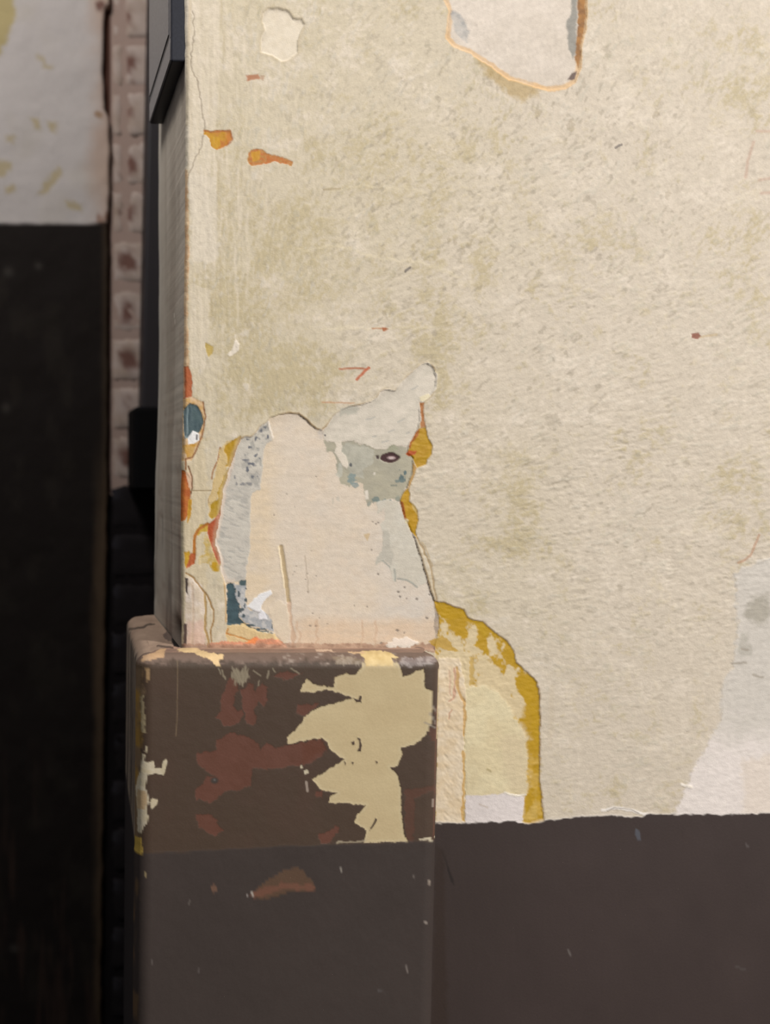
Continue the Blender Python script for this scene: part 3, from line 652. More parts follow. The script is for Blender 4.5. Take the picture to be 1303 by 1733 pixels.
# ------------------------------------------------------------------ side face and back of the same wall
first = np.arange(nr_) * nc_
Vf = V[first]
zz = Vf[:, 2]; yyp = ys
xb = (np.interp(yyp, [-16, 200, 600, 800, 1030, 1400], [268, 268, 268, 262.5, 260, 260]) - PX) / F * .985
xb = xb + (fbm(yyp, yyp * 0, 90, seed=5) - .5) * .0012
tcol = np.concatenate([np.linspace(0, 1, 34), [1.02, 1.035]])
rows = []
for tt in tcol:
    if tt <= 1: rows.append((Vf[:, 0] * (1 - tt) + xb * tt, Vf[:, 1] * (1 - tt) + .980 * tt))
    elif tt < 1.03: rows.append((xb + .003, np.full(nr_, .987)))
    else: rows.append((xb + .012, np.full(nr_, .99)))
rows.append((np.full(nr_, 2.07), np.full(nr_, .99)))
Xs = np.stack([r[0] for r in rows], 1); Ys = np.stack([r[1] for r in rows], 1); Zs = np.repeat(zz[:, None], Xs.shape[1], 1)
sv = Canvas((Ys.ravel() - .8) * 2000, np.repeat(yyp, Xs.shape[1]).astype(float))
u, v = sv.x, sv.y
sc_ = fbm(u, v, 60, 420, seed=101, oct=4, gain=.45)
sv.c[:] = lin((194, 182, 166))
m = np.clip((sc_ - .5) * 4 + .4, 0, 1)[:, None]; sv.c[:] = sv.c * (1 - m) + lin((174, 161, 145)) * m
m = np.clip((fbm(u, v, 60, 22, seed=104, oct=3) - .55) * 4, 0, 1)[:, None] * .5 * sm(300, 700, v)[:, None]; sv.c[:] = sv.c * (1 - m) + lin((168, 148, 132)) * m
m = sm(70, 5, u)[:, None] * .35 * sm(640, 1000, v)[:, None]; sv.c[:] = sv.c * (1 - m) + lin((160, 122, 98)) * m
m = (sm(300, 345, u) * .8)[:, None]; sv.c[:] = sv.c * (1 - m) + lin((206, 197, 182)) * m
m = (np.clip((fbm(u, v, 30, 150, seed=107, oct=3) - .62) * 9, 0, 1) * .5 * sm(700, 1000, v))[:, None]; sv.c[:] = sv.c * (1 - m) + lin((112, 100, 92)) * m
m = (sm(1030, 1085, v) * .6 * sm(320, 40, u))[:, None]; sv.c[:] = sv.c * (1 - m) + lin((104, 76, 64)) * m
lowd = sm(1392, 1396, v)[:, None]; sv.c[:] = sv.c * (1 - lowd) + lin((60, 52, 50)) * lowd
sv.stroke([(135, 510), (120, 530)], 5, (226, 214, 196))
dent = (1 - .9 * sm(1040, 1085, v)) * ((sc_ - .5) * 2.0 + (fbm(u, v, 40, 60, seed=109) - .5) * 1.2) * .0008 * sm(0, 30, u) * sm(395, 330, u)
hole = np.clip(1.6 * np.exp(-((u - 42 + (v - 1090) * .3) / 40) ** 2 - ((v - 1088) / 24) ** 2), 0, 1) * sm(2, 10, u)
sv.c[:] = sv.c * (1 - hole[:, None] * .9) + lin((28, 22, 20)) * hole[:, None] * .9  # shade of the recess painted black over the dent
Xs = Xs + (dent + hole * .010).reshape(Xs.shape)
Vs = np.stack([Xs.ravel(), Ys.ravel(), Zs.ravel()], 1)
Qs = grid_quads(*Xs.shape, flip=True)
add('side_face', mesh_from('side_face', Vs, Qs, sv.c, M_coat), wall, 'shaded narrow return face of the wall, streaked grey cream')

# ------------------------------------------------------------------ the brown block around the foot of the corner
YF = .765; SB = F / YF; ZT = CZ - (1095.5 - PY) / S
def arc(cx, cy, r, a0, a1, n):
    a = np.linspace(a0, a1, n)
    return np.stack([cx + r * np.cos(a), cy + r * np.sin(a), np.cos(a), np.sin(a)], 1)
BLx, BLy, FLx, FRx = .0935, .978, .0822, .3306
r1, r2, r3 = .0125, .0125, .0125
sl = math.atan2(FLx - BLx, BLy - YF)
segs = [np.array([[.1222, BLy + .0, 0, 1], [.116, BLy, 0, 1]]), arc(BLx + r1, BLy - r1, r1, math.pi / 2, math.pi, 8)]
yl = np.linspace(BLy - r1 - .002, YF + r2 + .001, 110)
segs.append(np.stack([BLx + (FLx - BLx) * (BLy - yl) / (BLy - YF), yl, np.full(yl.size, -1.), np.zeros(yl.size)], 1))
segs.append(arc(FLx + r2, YF + r2, r2, math.pi, 1.5 * math.pi, 14))
xl = np.arange(FLx + r2 + .0007, FRx - r3 - .0004, .00078)
segs.append(np.stack([xl, np.full(xl.size, YF), np.zeros(xl.size), np.full(xl.size, -1.)], 1))
segs.append(arc(FRx - r3, YF + r3, r3, 1.5 * math.pi, 2 * math.pi, 9))
yl = np.linspace(YF + r3 + .002, .7972, 14)
segs.append(np.stack([np.full(yl.size, FRx), yl, np.ones(yl.size), np.zeros(yl.size)], 1))
path = np.concatenate(segs); npth = len(path)
cum = np.cumsum([len(s) for s in segs])
# where every path point ends up on the wall (inner edge of the ledge)
tgt = np.zeros((npth, 2))
iFL = cum[2] + 7
tgt[:iFL, 0] = np.interp(np.arange(iFL), [0, cum[0], iFL], [.1222, .1222, .1224]); tgt[:iFL, 1] = np.interp(np.arange(iFL), [0, cum[0] + 3, iFL], [.977, .972, .7972])
tgt[iFL:, 0] = np.clip(np.interp(np.arange(iFL, npth), [iFL, cum[4], npth], [.1224, .328, .3306]), 0, .3306); tgt[iFL:, 1] = .7972
rt = .0118; rd = .0108      # inset and drop of the rounded top edge
zs = np.concatenate([[0, .3, .6, .85, .96], np.arange(1.005, 1.19, .0022), np.arange(1.19, ZT - rd, .00085)])
ring = []   # (inset, z, t)
for z in zs: ring.append((0., z, 0., 0))
for a in np.linspace(0, math.pi / 2, 13)[0:]: ring.append((rt * (1 - math.cos(a)), ZT - rd + rd * math.sin(a), 0., 1))
for t_ in np.linspace(0, 1, 26)[1:]: ring.append((rt, ZT + .0006 * math.sin(t_ * 3), t_, 2))
R = len(ring)
BX = np.zeros((R, npth)); BY = BX.copy(); BZ = BX.copy(); BT = BX.copy(); BK = np.zeros((R, npth), int)
for k, (ins, z, t_, kind) in enumerate(ring):
    px_ = path[:, 0] - path[:, 2] * ins; py_ = path[:, 1] - path[:, 3] * ins
    lean = (z - 1.33) / .3
    px_ = px_ + np.where(path[:, 0] > .2, sm(.2, .32, path[:, 0]) * .0072 * np.clip(lean, -1.5, .1), 0) + np.where(path[:, 0] < .15, sm(.15, .09, path[:, 0]) * .0022 * np.clip(lean, -1.5, .2), 0)
    BX[k] = px_ * (1 - t_) + tgt[:, 0] * t_; BY[k] = py_ * (1 - t_) + tgt[:, 1] * t_
    BZ[k] = z; BT[k] = t_; BK[k] = kind
bx, by, bz, bt, bk = (a.ravel() for a in (BX, BY, BZ, BT, BK))
pidx = np.tile(np.arange(npth), R)
isleft = pidx < cum[2] - 1
isright = pidx >= cum[4] + 5
PXB = 60 + bx * SB; PYB = 793 - (bz - CZ) * SB
bc = Canvas(np.where(isleft | isright, -900 + by * SB, PXB), PYB)
fx, fy = bc.x, bc.y
front = ~(isleft | isright) & (bk < 2)
bc.c[:] = lin((75, 59, 47))
n = fbm(fx, fy, 60, 80, seed=201, oct=3)
m = np.clip((n - .5) * 3, 0, 1)[:, None] * .5; bc.c[:] = bc.c * (1 - m) + lin((82, 60, 49)) * m
m = sm(1180, 1130, fy)[:, None] * .35; bc.c[:] = bc.c * (1 - m) + lin((80, 68, 54)) * m
ZB = zoomed(190, 1020, 2.1717); ZL = zoomed(150, 1240, 7.665); ZF = zoomed(200, 1440, 2.1717)
red = (103, 66, 53)
Z1 = zoomed(200, 1020, 4.343)
to_zb = lambda pts: [((px - 190) * 2.1717, (py - 1020) * 2.1717) for px, py in Z1(pts)]
RED = [to_zb([(830, 545), (870, 570), (880, 640), (850, 700), (845, 750), (870, 790), (915, 795), (925, 830), (890, 880), (830, 910), (770, 900), (755, 860), (720, 855), (715, 840), (755, 800), (752, 720), (775, 660), (800, 580)]),
    to_zb([(890, 640), (930, 620), (960, 590), (985, 600), (1000, 660), (1010, 640), (1060, 590), (1100, 640), (1100, 720), (1070, 755), (1030, 720), (1000, 790), (1020, 880), (1000, 900), (945, 890), (940, 830), (910, 760), (905, 700)]),
    [(310, 550), (380, 545), (385, 500), (440, 480), (500, 490), (540, 520), (545, 545), (570, 515), (600, 535), (690, 515), (770, 498), (785, 530), (770, 570), (690, 600), (580, 610), (515, 610), (510, 670), (470, 690), (420, 690), (400, 708), (360, 740), (310, 722), (305, 690), (330, 665), (350, 640), (385, 640), (345, 620), (315, 590)],
    [(305, 780), (370, 780), (390, 810), (405, 840), (375, 862), (325, 830)], [(755, 850), (790, 838), (820, 818), (835, 830), (820, 855), (808, 882), (765, 885)], [(680, 380), (760, 368), (740, 395), (700, 420), (678, 405)], [(590, 270), (640, 255), (700, 260), (640, 285)], [(745, 690), (775, 695), (770, 715), (748, 712)],
    [(1072, 690), (1190, 670), (1195, 690), (1110, 715), (1105, 880), (1078, 875)], [(1165, 460), (1200, 470), (1205, 510), (1170, 505)]]
for k, P in enumerate(RED):
    cc = red if k < 8 else (92, 60, 47)
    i, d = bc.fill(ZB(P), cc, rough=3.2, freq=10, pid=2, dh=-.15, soft=1.2, mottle=.7, mot2=(98, 62, 48), msize=20, alpha=1 if k < 8 else .6)
bc.fill(ZB([(700, 520), (785, 500), (785, 540), (690, 595)]), (98, 56, 38), rough=4, soft=5, alpha=.6)
i = np.where(np.hypot(fx - 363, fy - 1321) < 14)[0]
bc.put(i, sm(9, 4, np.hypot(fx[i] - 363, (fy[i] - 1321) * 1.2)), (66, 58, 52)); bc.put(i, sm(3, 1, np.hypot(fx[i] - 363, fy[i] - 1320)), (96, 92, 90))
cream = (199, 180, 140)
CR = [(925, 215), (1050, 215), (1062, 250), (1068, 272), (1098, 264), (1115, 250), (1145, 245), (1150, 310), (1175, 325), (1180, 400), (1170, 450), (1150, 490), (1110, 520), (1060, 535), (1065, 560), (1050, 600), (1020, 605), (1045, 630), (1060, 680), (1063, 780), (1070, 840), (1088, 878), (925, 882), (935, 838),
    (890, 805), (900, 780), (932, 745), (870, 738), (795, 735), (800, 715), (828, 698), (770, 690), (735, 650), (830, 592), (852, 575), (802, 542), (790, 510), (768, 498), (740, 500), (690, 510), (645, 520), (645, 495), (690, 450), (705, 420), (760, 385), (840, 362), (885, 350), (830, 332), (790, 317), (740, 330), (690, 325), (700, 300), (715, 280), (740, 300), (815, 310), (820, 275), (860, 260), (890, 265), (915, 240)]
bc.fill(ZB(CR), cream, rough=1.7, freq=6, pid=1, dh=-.35, soft=.8, mottle=.6, mot2=(194, 174, 134), msize=50)
i, d = bc.sdf(ZB(CR), 1.7, 6)
bc.put(i, sm(.5, 2, d) * sm(6, 2, d) * .4, (204, 190, 154))
for P in ([(878, 512), (890, 508), (893, 520), (882, 524)], [(900, 495), (912, 500), (918, 525), (912, 548), (900, 548), (908, 530), (908, 512)], [(885, 350), (905, 356), (908, 342), (916, 342), (916, 368), (898, 366)], [(852, 580), (860, 590), (856, 598)], [(878, 586), (888, 586), (884, 596)], [(968, 580), (976, 584), (972, 594)], [(945, 838), (968, 792), (974, 798), (958, 828)]):
    bc.fill(ZB(P), (74, 58, 47), rough=.8, freq=5, dh=.35)
for P in ([(690, 600), (698, 596), (702, 608), (692, 610)], [(704, 618), (716, 612), (722, 626), (708, 632)], [(1126, 868), (1168, 862), (1184, 880), (1180, 890), (1162, 872), (1130, 874)]):
    bc.fill(ZB(P), (196, 184, 158), rough=.8, freq=5, dh=-.2)
bc.stroke(ZB([(825, 882), (930, 876)]), 3, (176, 162, 136), rough=2.5, alpha=.7)
for pts in ([(712, 660), (716, 690)], [(1202, 676), (1203, 692)], [(1182, 730), (1186, 752)]): bc.stroke(ZB(pts), 4, (168, 152, 138), rough=1.5, alpha=.8)
# drip and fine scratches
bc.stroke(ZB([(240, 160), (240, 300), (238, 400), (234, 490)]), 1.5, (126, 106, 82), alpha=.7, rough=.8)
for a, b in (((405, 250), (415, 280)), ((440, 240), (470, 300)), ((455, 245), (480, 305)), ((480, 240), (478, 300)), ((500, 245), (490, 290)), ((520, 250), (545, 270)), ((540, 290), (535, 305)), ((575, 250), (570, 275)), ((390, 245), (400, 262)), ((590, 240), (600, 256)), ((655, 240), (690, 262))):
    bc.stroke(ZB([a, b]), 2.4, (150, 138, 116), alpha=.7, rough=2)
bc.cloud(405, 1145, 20, 18, (146, 134, 112), .8, size=7, sy=16, sharp=8)
for a, b in (((1180, 380), (1205, 410)), ((1170, 410), (1200, 450)), ((1150, 440), (1200, 470))): bc.stroke(ZB([a, b]), 4, (150, 140, 128), alpha=.6, rough=3)
# right arris
m = (sm(735, 749, fx + (bz - 1.33) * -26) * front * sm(1440, 1380, fy) * .7)[:, None]
bc.c[:] = bc.c * (1 - m) + lin((104, 86, 78)) * m
bc.stroke([(741, 1200), (742, 1330), (737, 1420)], 4, (112, 72, 58), alpha=.6, rough=2.5)
# lower, newer dark coat
dl = np.interp(fx, [200, 240, 500, 745, 800], [1446, 1445, 1431, 1424, 1423]) + (fbm(fx, fy, 20, 6, seed=208) - .5) * 5
md = sm(-2.5, 2.5, fy - dl) * (bk < 2)
dcol = lin((64, 55, 51)) * (1 + (fbm(fx, fy, 80, 90, seed=209) - .5) * .16)[:, None]
bc.put(np.arange(fx.size), md, dcol, dh=.2, pid=3)
bc.id[(md > .5)] = 3
bc.fill(ZF([(490, 160), (530, 120), (600, 78), (660, 60), (690, 90), (720, 120), (718, 150), (640, 145), (580, 165), (525, 180)]), (90, 68, 52), rough=3, pid=2, soft=1.5)
bc.stroke(ZF([(500, 160), (540, 148), (600, 128), (660, 132), (710, 138)]), 10, (114, 76, 60), alpha=.85, rough=4, soft=2)
bc.cloud(362, 1503, 9, 9, (112, 84, 68), .9, size=8)
bc.stroke(ZF([(490, 152), (494, 162)]), 3, (170, 160, 150)); bc.stroke(ZF([(474, 158), (476, 165)]), 2.4, (150, 140, 134))
for a, b, cc in [((98, 78), (100, 95), (160, 142, 106)), ((265, 180), (258, 198), (92, 84, 78)), ((817, 64), (820, 74), (140, 132, 122)), ((1140, 108), (1146, 122), (160, 146, 132)), ((1130, 262), (1136, 274), (156, 144, 134)), ((1058, 424), (1062, 442), (118, 108, 102)), ((955, 516), (980, 520), (86, 80, 78)), ((124, 400), (126, 414), (92, 84, 80)), ((296, 436), (294, 446), (88, 80, 77)), ((1085, 95), (1090, 100), (110, 100, 94))]:
    bc.stroke(ZF([a, b]), 3, cc, alpha=.85, rough=.8)
# worn left arris: tan, ochre and cream flakes
arr = sm(248, 240, fx + (fbm(fx, fy, 14, 22, seed=211) - .5) * 16 + np.interp(fy, [1100, 1250, 1440], [-2, 4, 6])) * front * sm(1448, 1436, fy) * sm(1120, 1140, fy)
nn = fbm(fx, fy, 9, 34, seed=213, oct=4)
ac_ = lin((122, 100, 76)) * (1 - np.clip((nn - .5) * 4, 0, 1))[:, None] + lin((152, 118, 58)) * np.clip((nn - .5) * 4, 0, 1)[:, None]
bc.put(np.arange(fx.size), arr, ac_, dh=-.3)
bc.id[(arr > .5)] = 5
CRE = (192, 178, 148)
for P in ([(700, 290), (740, 290), (720, 370), (760, 390), (840, 370), (860, 440), (850, 460), (950, 460), (960, 380), (1000, 340), (1022, 370), (992, 510), (972, 552), (860, 530), (770, 550), (750, 620), (730, 720), (770, 800), (780, 880), (750, 1030), (775, 1090), (760, 1180), (720, 1220), (680, 1330), (640, 1320), (640, 1000), (620, 760), (650, 600), (680, 500)],
          [(790, 900), (830, 850), (900, 870), (890, 930), (820, 992)], [(735, 180), (768, 180), (750, 260), (730, 255)]):
    bc.fill(ZL(P), CRE, rough=.8, freq=6, dh=.2, pid=5, mottle=.8, mot2=(200, 188, 164))
bc.fill(ZL([(640, 760), (740, 760), (765, 860), (740, 1000), (640, 1020)]), (184, 156, 118), rough=1, alpha=.9)
bc.fill(ZL([(600, 1400), (690, 1380), (700, 1590), (600, 1600)]), (182, 152, 72), rough=1.5, pid=5)
bc.fill([(238, 1180), (243, 1178), (247, 1240), (240, 1240)], (172, 156, 122), rough=2, alpha=.8)
bc.fill([(245, 1132), (252, 1132), (252, 1150), (248, 1155)], (168, 138, 100), rough=1.5)
lo = sm(238, 230, fx + (fbm(fx, fy, 8, 26, seed=217) - .5) * 14) * front * sm(1446, 1456, fy) * np.clip((fbm(fx, fy, 8, 40, seed=219) - .42) * 5, 0, 1)
bc.put(np.arange(fx.size), lo * .8, (104, 82, 58))
# side faces
side = isleft & (bk < 2)
stz = fbm(by * 2000, fy, 9, 240, seed=221, oct=3)
scol = lin((150, 134, 118)) * (1 - np.clip((stz - .45) * 5, 0, 1))[:, None] + lin((64, 54, 48)) * np.clip((stz - .45) * 5, 0, 1)[:, None]
lowm = sm(1425, 1445, fy)[:, None]
scol = scol * (1 - lowm) + lin((52, 46, 46)) * lowm
bc.c[side] = scol[side]
# rounded top edge and ledge
ed_ = (bk == 1) & ~isleft
z01 = np.clip((bz - (ZT - rd)) / rd, 0, 1)
sp = fbm(PXB, bz * 4000, 9, 9, seed=231, oct=3)
m = (ed_ * sm(.25, .7, z01 + (sp - .5) * .9))[:, None]
ecol = lin((116, 96, 84)) * (1 - np.clip((sp - .60) * 5, 0, 1) * .6)[:, None] + lin((176, 160, 146)) * (np.clip((sp - .60) * 5, 0, 1) * .6)[:, None] * sm(380, 520, PXB)[:, None] + lin((120, 100, 86)) * (np.clip((sp - .60) * 5, 0, 1) * .6)[:, None] * (1 - sm(380, 520, PXB))[:, None]
bc.c[:] = bc.c * (1 - m) + ecol * m
top = bk == 2
wx_ = 60 + bx * F / by; wy_ = 793 - (bz - CZ) * F / by       # chart of the ledge, drawn like the front
tv = Canvas(wx_, wy_)
nt_ = fbm(wx_, wy_ * 3, 30, 16, seed=235, oct=4)
tc_ = lin((140, 113, 97)) * (1 - np.clip((nt_ - .45) * 3, 0, 1))[:, None] + lin((122, 98, 86)) * np.clip((nt_ - .45) * 3, 0, 1)[:, None]
crust = np.clip(sm(.45, .9, bt + (nt_ - .5) * .9), 0, 1)[:, None] * .8
tc_ = tc_ * (1 - crust) + lin((186, 150, 128)) * crust
lt = isleft[:, None] * 1.0
nl = fbm(by * 1000, bx * 2000, 22, 26, seed=239, oct=4)[:, None]
lc = lin((186, 160, 138)) * (1 - nl) + lin((144, 120, 103)) * nl
tc_ = tc_ * (1 - lt) + lc * lt
el = (bk == 1) & isleft
m = sm(.15, .7, z01 + (nl[:, 0] - .5) * .6)[:, None] * el[:, None]
bc.c[:] = bc.c * (1 - m) + lc * m
bc.c[top] = tc_[top]
tv.c[:] = bc.c
for P, cc in ([(440, 340), (520, 312), (580, 335), (650, 365), (770, 382), (772, 402), (738, 422), (752, 472), (718, 466), (690, 425), (640, 400), (560, 372), (450, 362)], (228, 196, 146)), ([(165, 420), (190, 390), (300, 345), (345, 338), (335, 400), (260, 410), (190, 430)], (196, 160, 122)):
    tv.fill(Z1(P), cc, rough=2.2, freq=7, mottle=.8, mot2=tuple(int(v_ * .93) for v_ in cc))
Z2 = zoomed(470, 1080, 4.343)
tv.fill(Z2([(600, 100), (680, 90), (790, 95), (850, 120), (880, 140), (835, 155), (850, 205), (780, 198), (640, 205), (650, 170), (620, 130)]), (226, 200, 146), rough=2, freq=7, mottle=.8, mot2=(206, 178, 122))
tv.fill(Z2([(270, 80), (400, 85), (420, 100), (280, 98)]), (206, 176, 150), rough=2, freq=7)
tv.fill(Z2([(510, 95), (620, 98), (640, 112), (520, 108)]), (214, 180, 140), rough=2, freq=7)
tv.fill(Z2([(400, 140), (480, 130), (600, 150), (620, 190), (420, 195)]), (140, 122, 98), rough=4, freq=7, alpha=.6, mottle=1.5, mot2=(176, 160, 140), msize=5)
tv.fill(Z2([(870, 190), (920, 140), (1000, 150), (1210, 120), (1230, 160), (1100, 195), (900, 205)]), (140, 126, 122), rough=4, freq=7, alpha=.65, mottle=1.8, mot2=(178, 166, 160), msize=5)
tv.stroke(Z1([(80, 195), (140, 190), (200, 172), (262, 160)]), 3.5, (84, 72, 62), rough=2, alpha=.9)
tv.stroke(Z1([(290, 320), (340, 325), (400, 330)]), 3, (90, 74, 64), rough=2, alpha=.9)
tv.fill(Z1([(380, 190), (440, 270), (460, 325), (405, 325), (390, 260)]), (20, 15, 14), rough=1, freq=7)  # darkness of the crevice painted flat onto the ledge
tv.fill(Z1([(330, 235), (370, 200), (395, 260), (395, 285), (345, 265)]), (92, 78, 72), rough=1.5, freq=7, alpha=.8)
lz = top | (bk == 1)
bc.c[lz] = tv.c[lz]
bc.h[top] = (nt_[top] - .5) * 2.0
bc.id[top] = 4
hh = bc.h + (fbm(fx, fy, 50, seed=241) - .5) * .5 + (fbm(fx, fy, 9, seed=242) - .5) * .18
hh[(bk == 2) & (bt > .9)] = 0
nx = np.tile(path[:, 2], R); ny = np.tile(path[:, 3], R)
vertical = np.where(bk == 0, 1.0, np.where(bk == 1, 1 - z01, 0))
Vb = np.stack([bx + nx * hh * .0008 * vertical, by + ny * hh * .0008 * vertical, bz + hh * .0008 * np.where(bk == 2, 1, z01 * (bk == 1))], 1)
Qb = grid_quads(R, npth, flip=True)
bnames = {1: ('cream_patch', 'jagged patch of old cream paint on the front of the block', M_block),
          2: ('red_undercoat', 'red-brown undercoat showing through the brown paint', M_block),
          3: ('dado_paint', 'newer dark brown paint on the lower part of the block', M_dado),
          4: ('top_ledge', 'dusty lighter brown top ledge with cream flakes', M_block),
          5: ('edge_flakes', 'tan, ochre and cream flakes along the left edge', M_block)}
split_parts(Vb, Qb, (R, npth), bc, bnames, (3, 4), 'corner_block', M_block,
            label='chipped brown painted corner block with a jagged cream patch, below the cream wall', cat='corner block')

# ------------------------------------------------------------------ far plaster wall on the left
YL = 1.437; SL = F / YL
fyr = np.concatenate([far_steps(-500, -1700, 6)[::-1], np.arange(-500, -30, 8.0), np.arange(-30, 1770, 4.0), far_steps(1770, 2500, 5)])
zl = CZ - (fyr - PY) / SL
zl[-1] = 0; fyr[-1] = PY + CZ * SL
er_ = np.interp(fyr, [-30, 5, 14, 60, 120, 185, 200, 260, 380, 800, 1400, 1770], [186, 186, 178, 177, 175, 178, 185, 187, 184, 183, 176, 171]) + (fbm(fyr, fyr * 0, 26, seed=251) - .5) * 5
xr = np.concatenate([far_steps(-300, -1500, 8)[::-1], np.arange(-300, -40, 8.0), np.arange(-40, 171, 3.5)])
nfc = len(xr)
LX = np.zeros((len(fyr), nfc + 8)); LY = np.full_like(LX, YL)
for k in range(len(fyr)):
    xx = np.where(xr > 100, 100 + (xr - 100) * (er_[k] - 7 - 100) / (xr[-1] - 100), xr)
    LX[k, :nfc] = (xx - PX) / SL
    a = np.linspace(0.2, math.pi / 2, 6)
    LX[k, nfc:nfc + 6] = (er_[k] - 7 - PX) / SL + .006 * np.sin(a); LY[k, nfc:nfc + 6] = YL + .006 * (1 - np.cos(a))
    LX[k, nfc + 6] = (er_[k] - 7 - PX) / SL + .0062; LY[k, nfc + 6] = YL + .012
    LX[k, nfc + 7] = (er_[k] - 7 - PX) / SL + .0062; LY[k, nfc + 7] = YL + .024
LZ = np.repeat(zl[:, None], LX.shape[1], 1)
lv = Canvas((PX + LX * SL).ravel(), np.repeat(fyr, LX.shape[1]).astype(float))
lx, ly = lv.x, lv.y
lv.c[:] = lin((206, 197, 192))
m = np.clip((fbm(lx, ly, 60, 70, seed=261, oct=3) - .5) * 3, 0, 1)[:, None] * .6; lv.c[:] = lv.c * (1 - m) + lin((200, 190, 178)) * m
m = (sm(135, 185, lx + (fbm(lx, ly, 40, seed=263) - .5) * 40) * .75)[:, None]; lv.c[:] = lv.c * (1 - m) + lin((196, 166, 146)) * m
lv.fill([(-60, -60), (10, -90), (26, -40), (27, 30), (12, 70), (-4, 96), (-60, 130)], (192, 174, 126), rough=5, soft=4)
for P in ([(62, 330), (75, 310), (100, 280), (104, 292), (90, 315), (70, 332)], [(62, 92), (72, 95), (76, 108), (92, 110), (90, 118), (74, 114)], [(50, 200), (66, 203), (68, 222), (58, 218)], [(80, 206), (96, 206), (94, 226), (86, 220)], [(10, 315), (24, 312), (24, 326), (12, 326)], [(-10, 270), (22, 275), (16, 290), (0, 300), (-10, 300)], [(10, 230), (26, 230), (22, 242), (12, 240)], [(110, 340), (140, 345), (138, 356), (116, 352)]):
    lv.fill(P, (188, 168, 122), rough=4, soft=4, alpha=.75)
lv.cloud(170, 10, 12, 14, (120, 84, 74), .9, size=9)
lv.cloud(166, 193, 9, 10, (160, 122, 84), .8, size=9)
lv.cloud(176, 372, 16, 14, (150, 112, 92), .8, size=9)
dle = 378 + (fbm(lx, ly, 40, 20, seed=265) - .5) * 5 + sm(150, 182, lx) * -2
md = sm(-3, 3, ly - dle) * sm(YL + .02, YL + .004, LY.ravel())
dk = lin((34, 28, 25)) * np.ones((lx.size, 1))
m = np.clip((fbm(lx, ly, 30, 60, seed=267, oct=4) - .54) * 5, 0, 1)[:, None] * .5; dk = dk * (1 - m) + lin((48, 42, 36)) * m
m = np.clip((fbm(lx, ly, 14, 120, seed=268, oct=3) - .56) * 6, 0, 1)[:, None] * .5 * sm(1200, 1500, ly)[:, None]; dk = dk * (1 - m) + lin((70, 52, 44)) * m
ew = np.clip(sm(152, 172, lx + (fbm(lx, ly, 16, 70, seed=269) - .5) * 18) * sm(700, 1000, ly) + .5 * sm(168, 180, lx), 0, 1)[:, None] * .8
dk = dk * (1 - ew) + lin((94, 76, 58)) * ew
for a, b, r in ((65, 450, 6), (10, 690, 8), (24, 1605, 7), (190, 735, 8), (14, 460, 8)):
    g = np.exp(-((lx - a) / r) ** 2 - ((ly - b) / r) ** 2)[:, None] * .5; dk = dk * (1 - g) + lin((84, 78, 72)) * g
lv.put(np.arange(lx.size), md, dk, pid=1)
lh = (fbm(lx, ly, 50, seed=271) - .5) * .004
Vl = np.stack([LX.ravel(), LY.ravel() - lh, LZ.ravel()], 1)
split_parts(Vl, grid_quads(*LX.shape), LX.shape, lv, {1: ('dado_paint', 'blackish brown paint on the lower part of the far wall', M_far)}, (1,), 'wall_left', M_far, kind='structure',
            label='far greyish cream plaster wall above a blackish dado, left of the bricks')

# ------------------------------------------------------------------ brick wall beyond
YB = 1.452; SBK = F / YB
def box_mesh(x0, x1, y0, y1, z0, z1, nx=1, nz=1):
    pass
X0, X1 = .02, 2.07
z_white = CZ - (838 - PY) / SBK
mx = np.array([X0, .1140, .1170, .6, X1]); mz = np.array([0, z_white - .001, z_white + .001, 3.0])
MX, MZ = np.meshgrid(mx, mz)
Vm = np.stack([MX.ravel(), np.full(MX.size, YB - .0002), MZ.ravel()], 1)
cm = np.where((MZ.ravel() > z_white)[:, None], np.where((MX.ravel() > .1150)[:, None], lin((176, 152, 140)), lin((84, 56, 46))), lin((28, 24, 25)))
n0 = len(Vm)
Vm = np.concatenate([Vm, [[X0, YB + .13, 0], [X1, YB + .13, 0], [X1, YB + .13, 3.0], [X0, YB + .13, 3.0]]])
cm = np.concatenate([cm, np.repeat(lin((120, 100, 90))[None], 4, 0)])
Qm = np.concatenate([grid_quads(4, 5, flip=True), np.array([[n0 + 1, n0, n0 + 3, n0 + 2], [0, n0, n0 + 1, 4], [15, 19, n0 + 2, n0 + 3]])])
back = add('wall_back', mesh_from('wall_back', Vm, Qm, cm, M_brick, smooth=False), kind='structure',
           label='brick wall beyond the opening, whitewashed above and blackened below')
rng = np.random.RandomState(5)
ch = 83.0 / SBK                                     # one course
zc0 = CZ - (28 - PY) / SBK                          # centre of the topmost course in view
cols = [(.1155, .1352), (.1372, .1865), (.1965, .299), (.309, .411)]
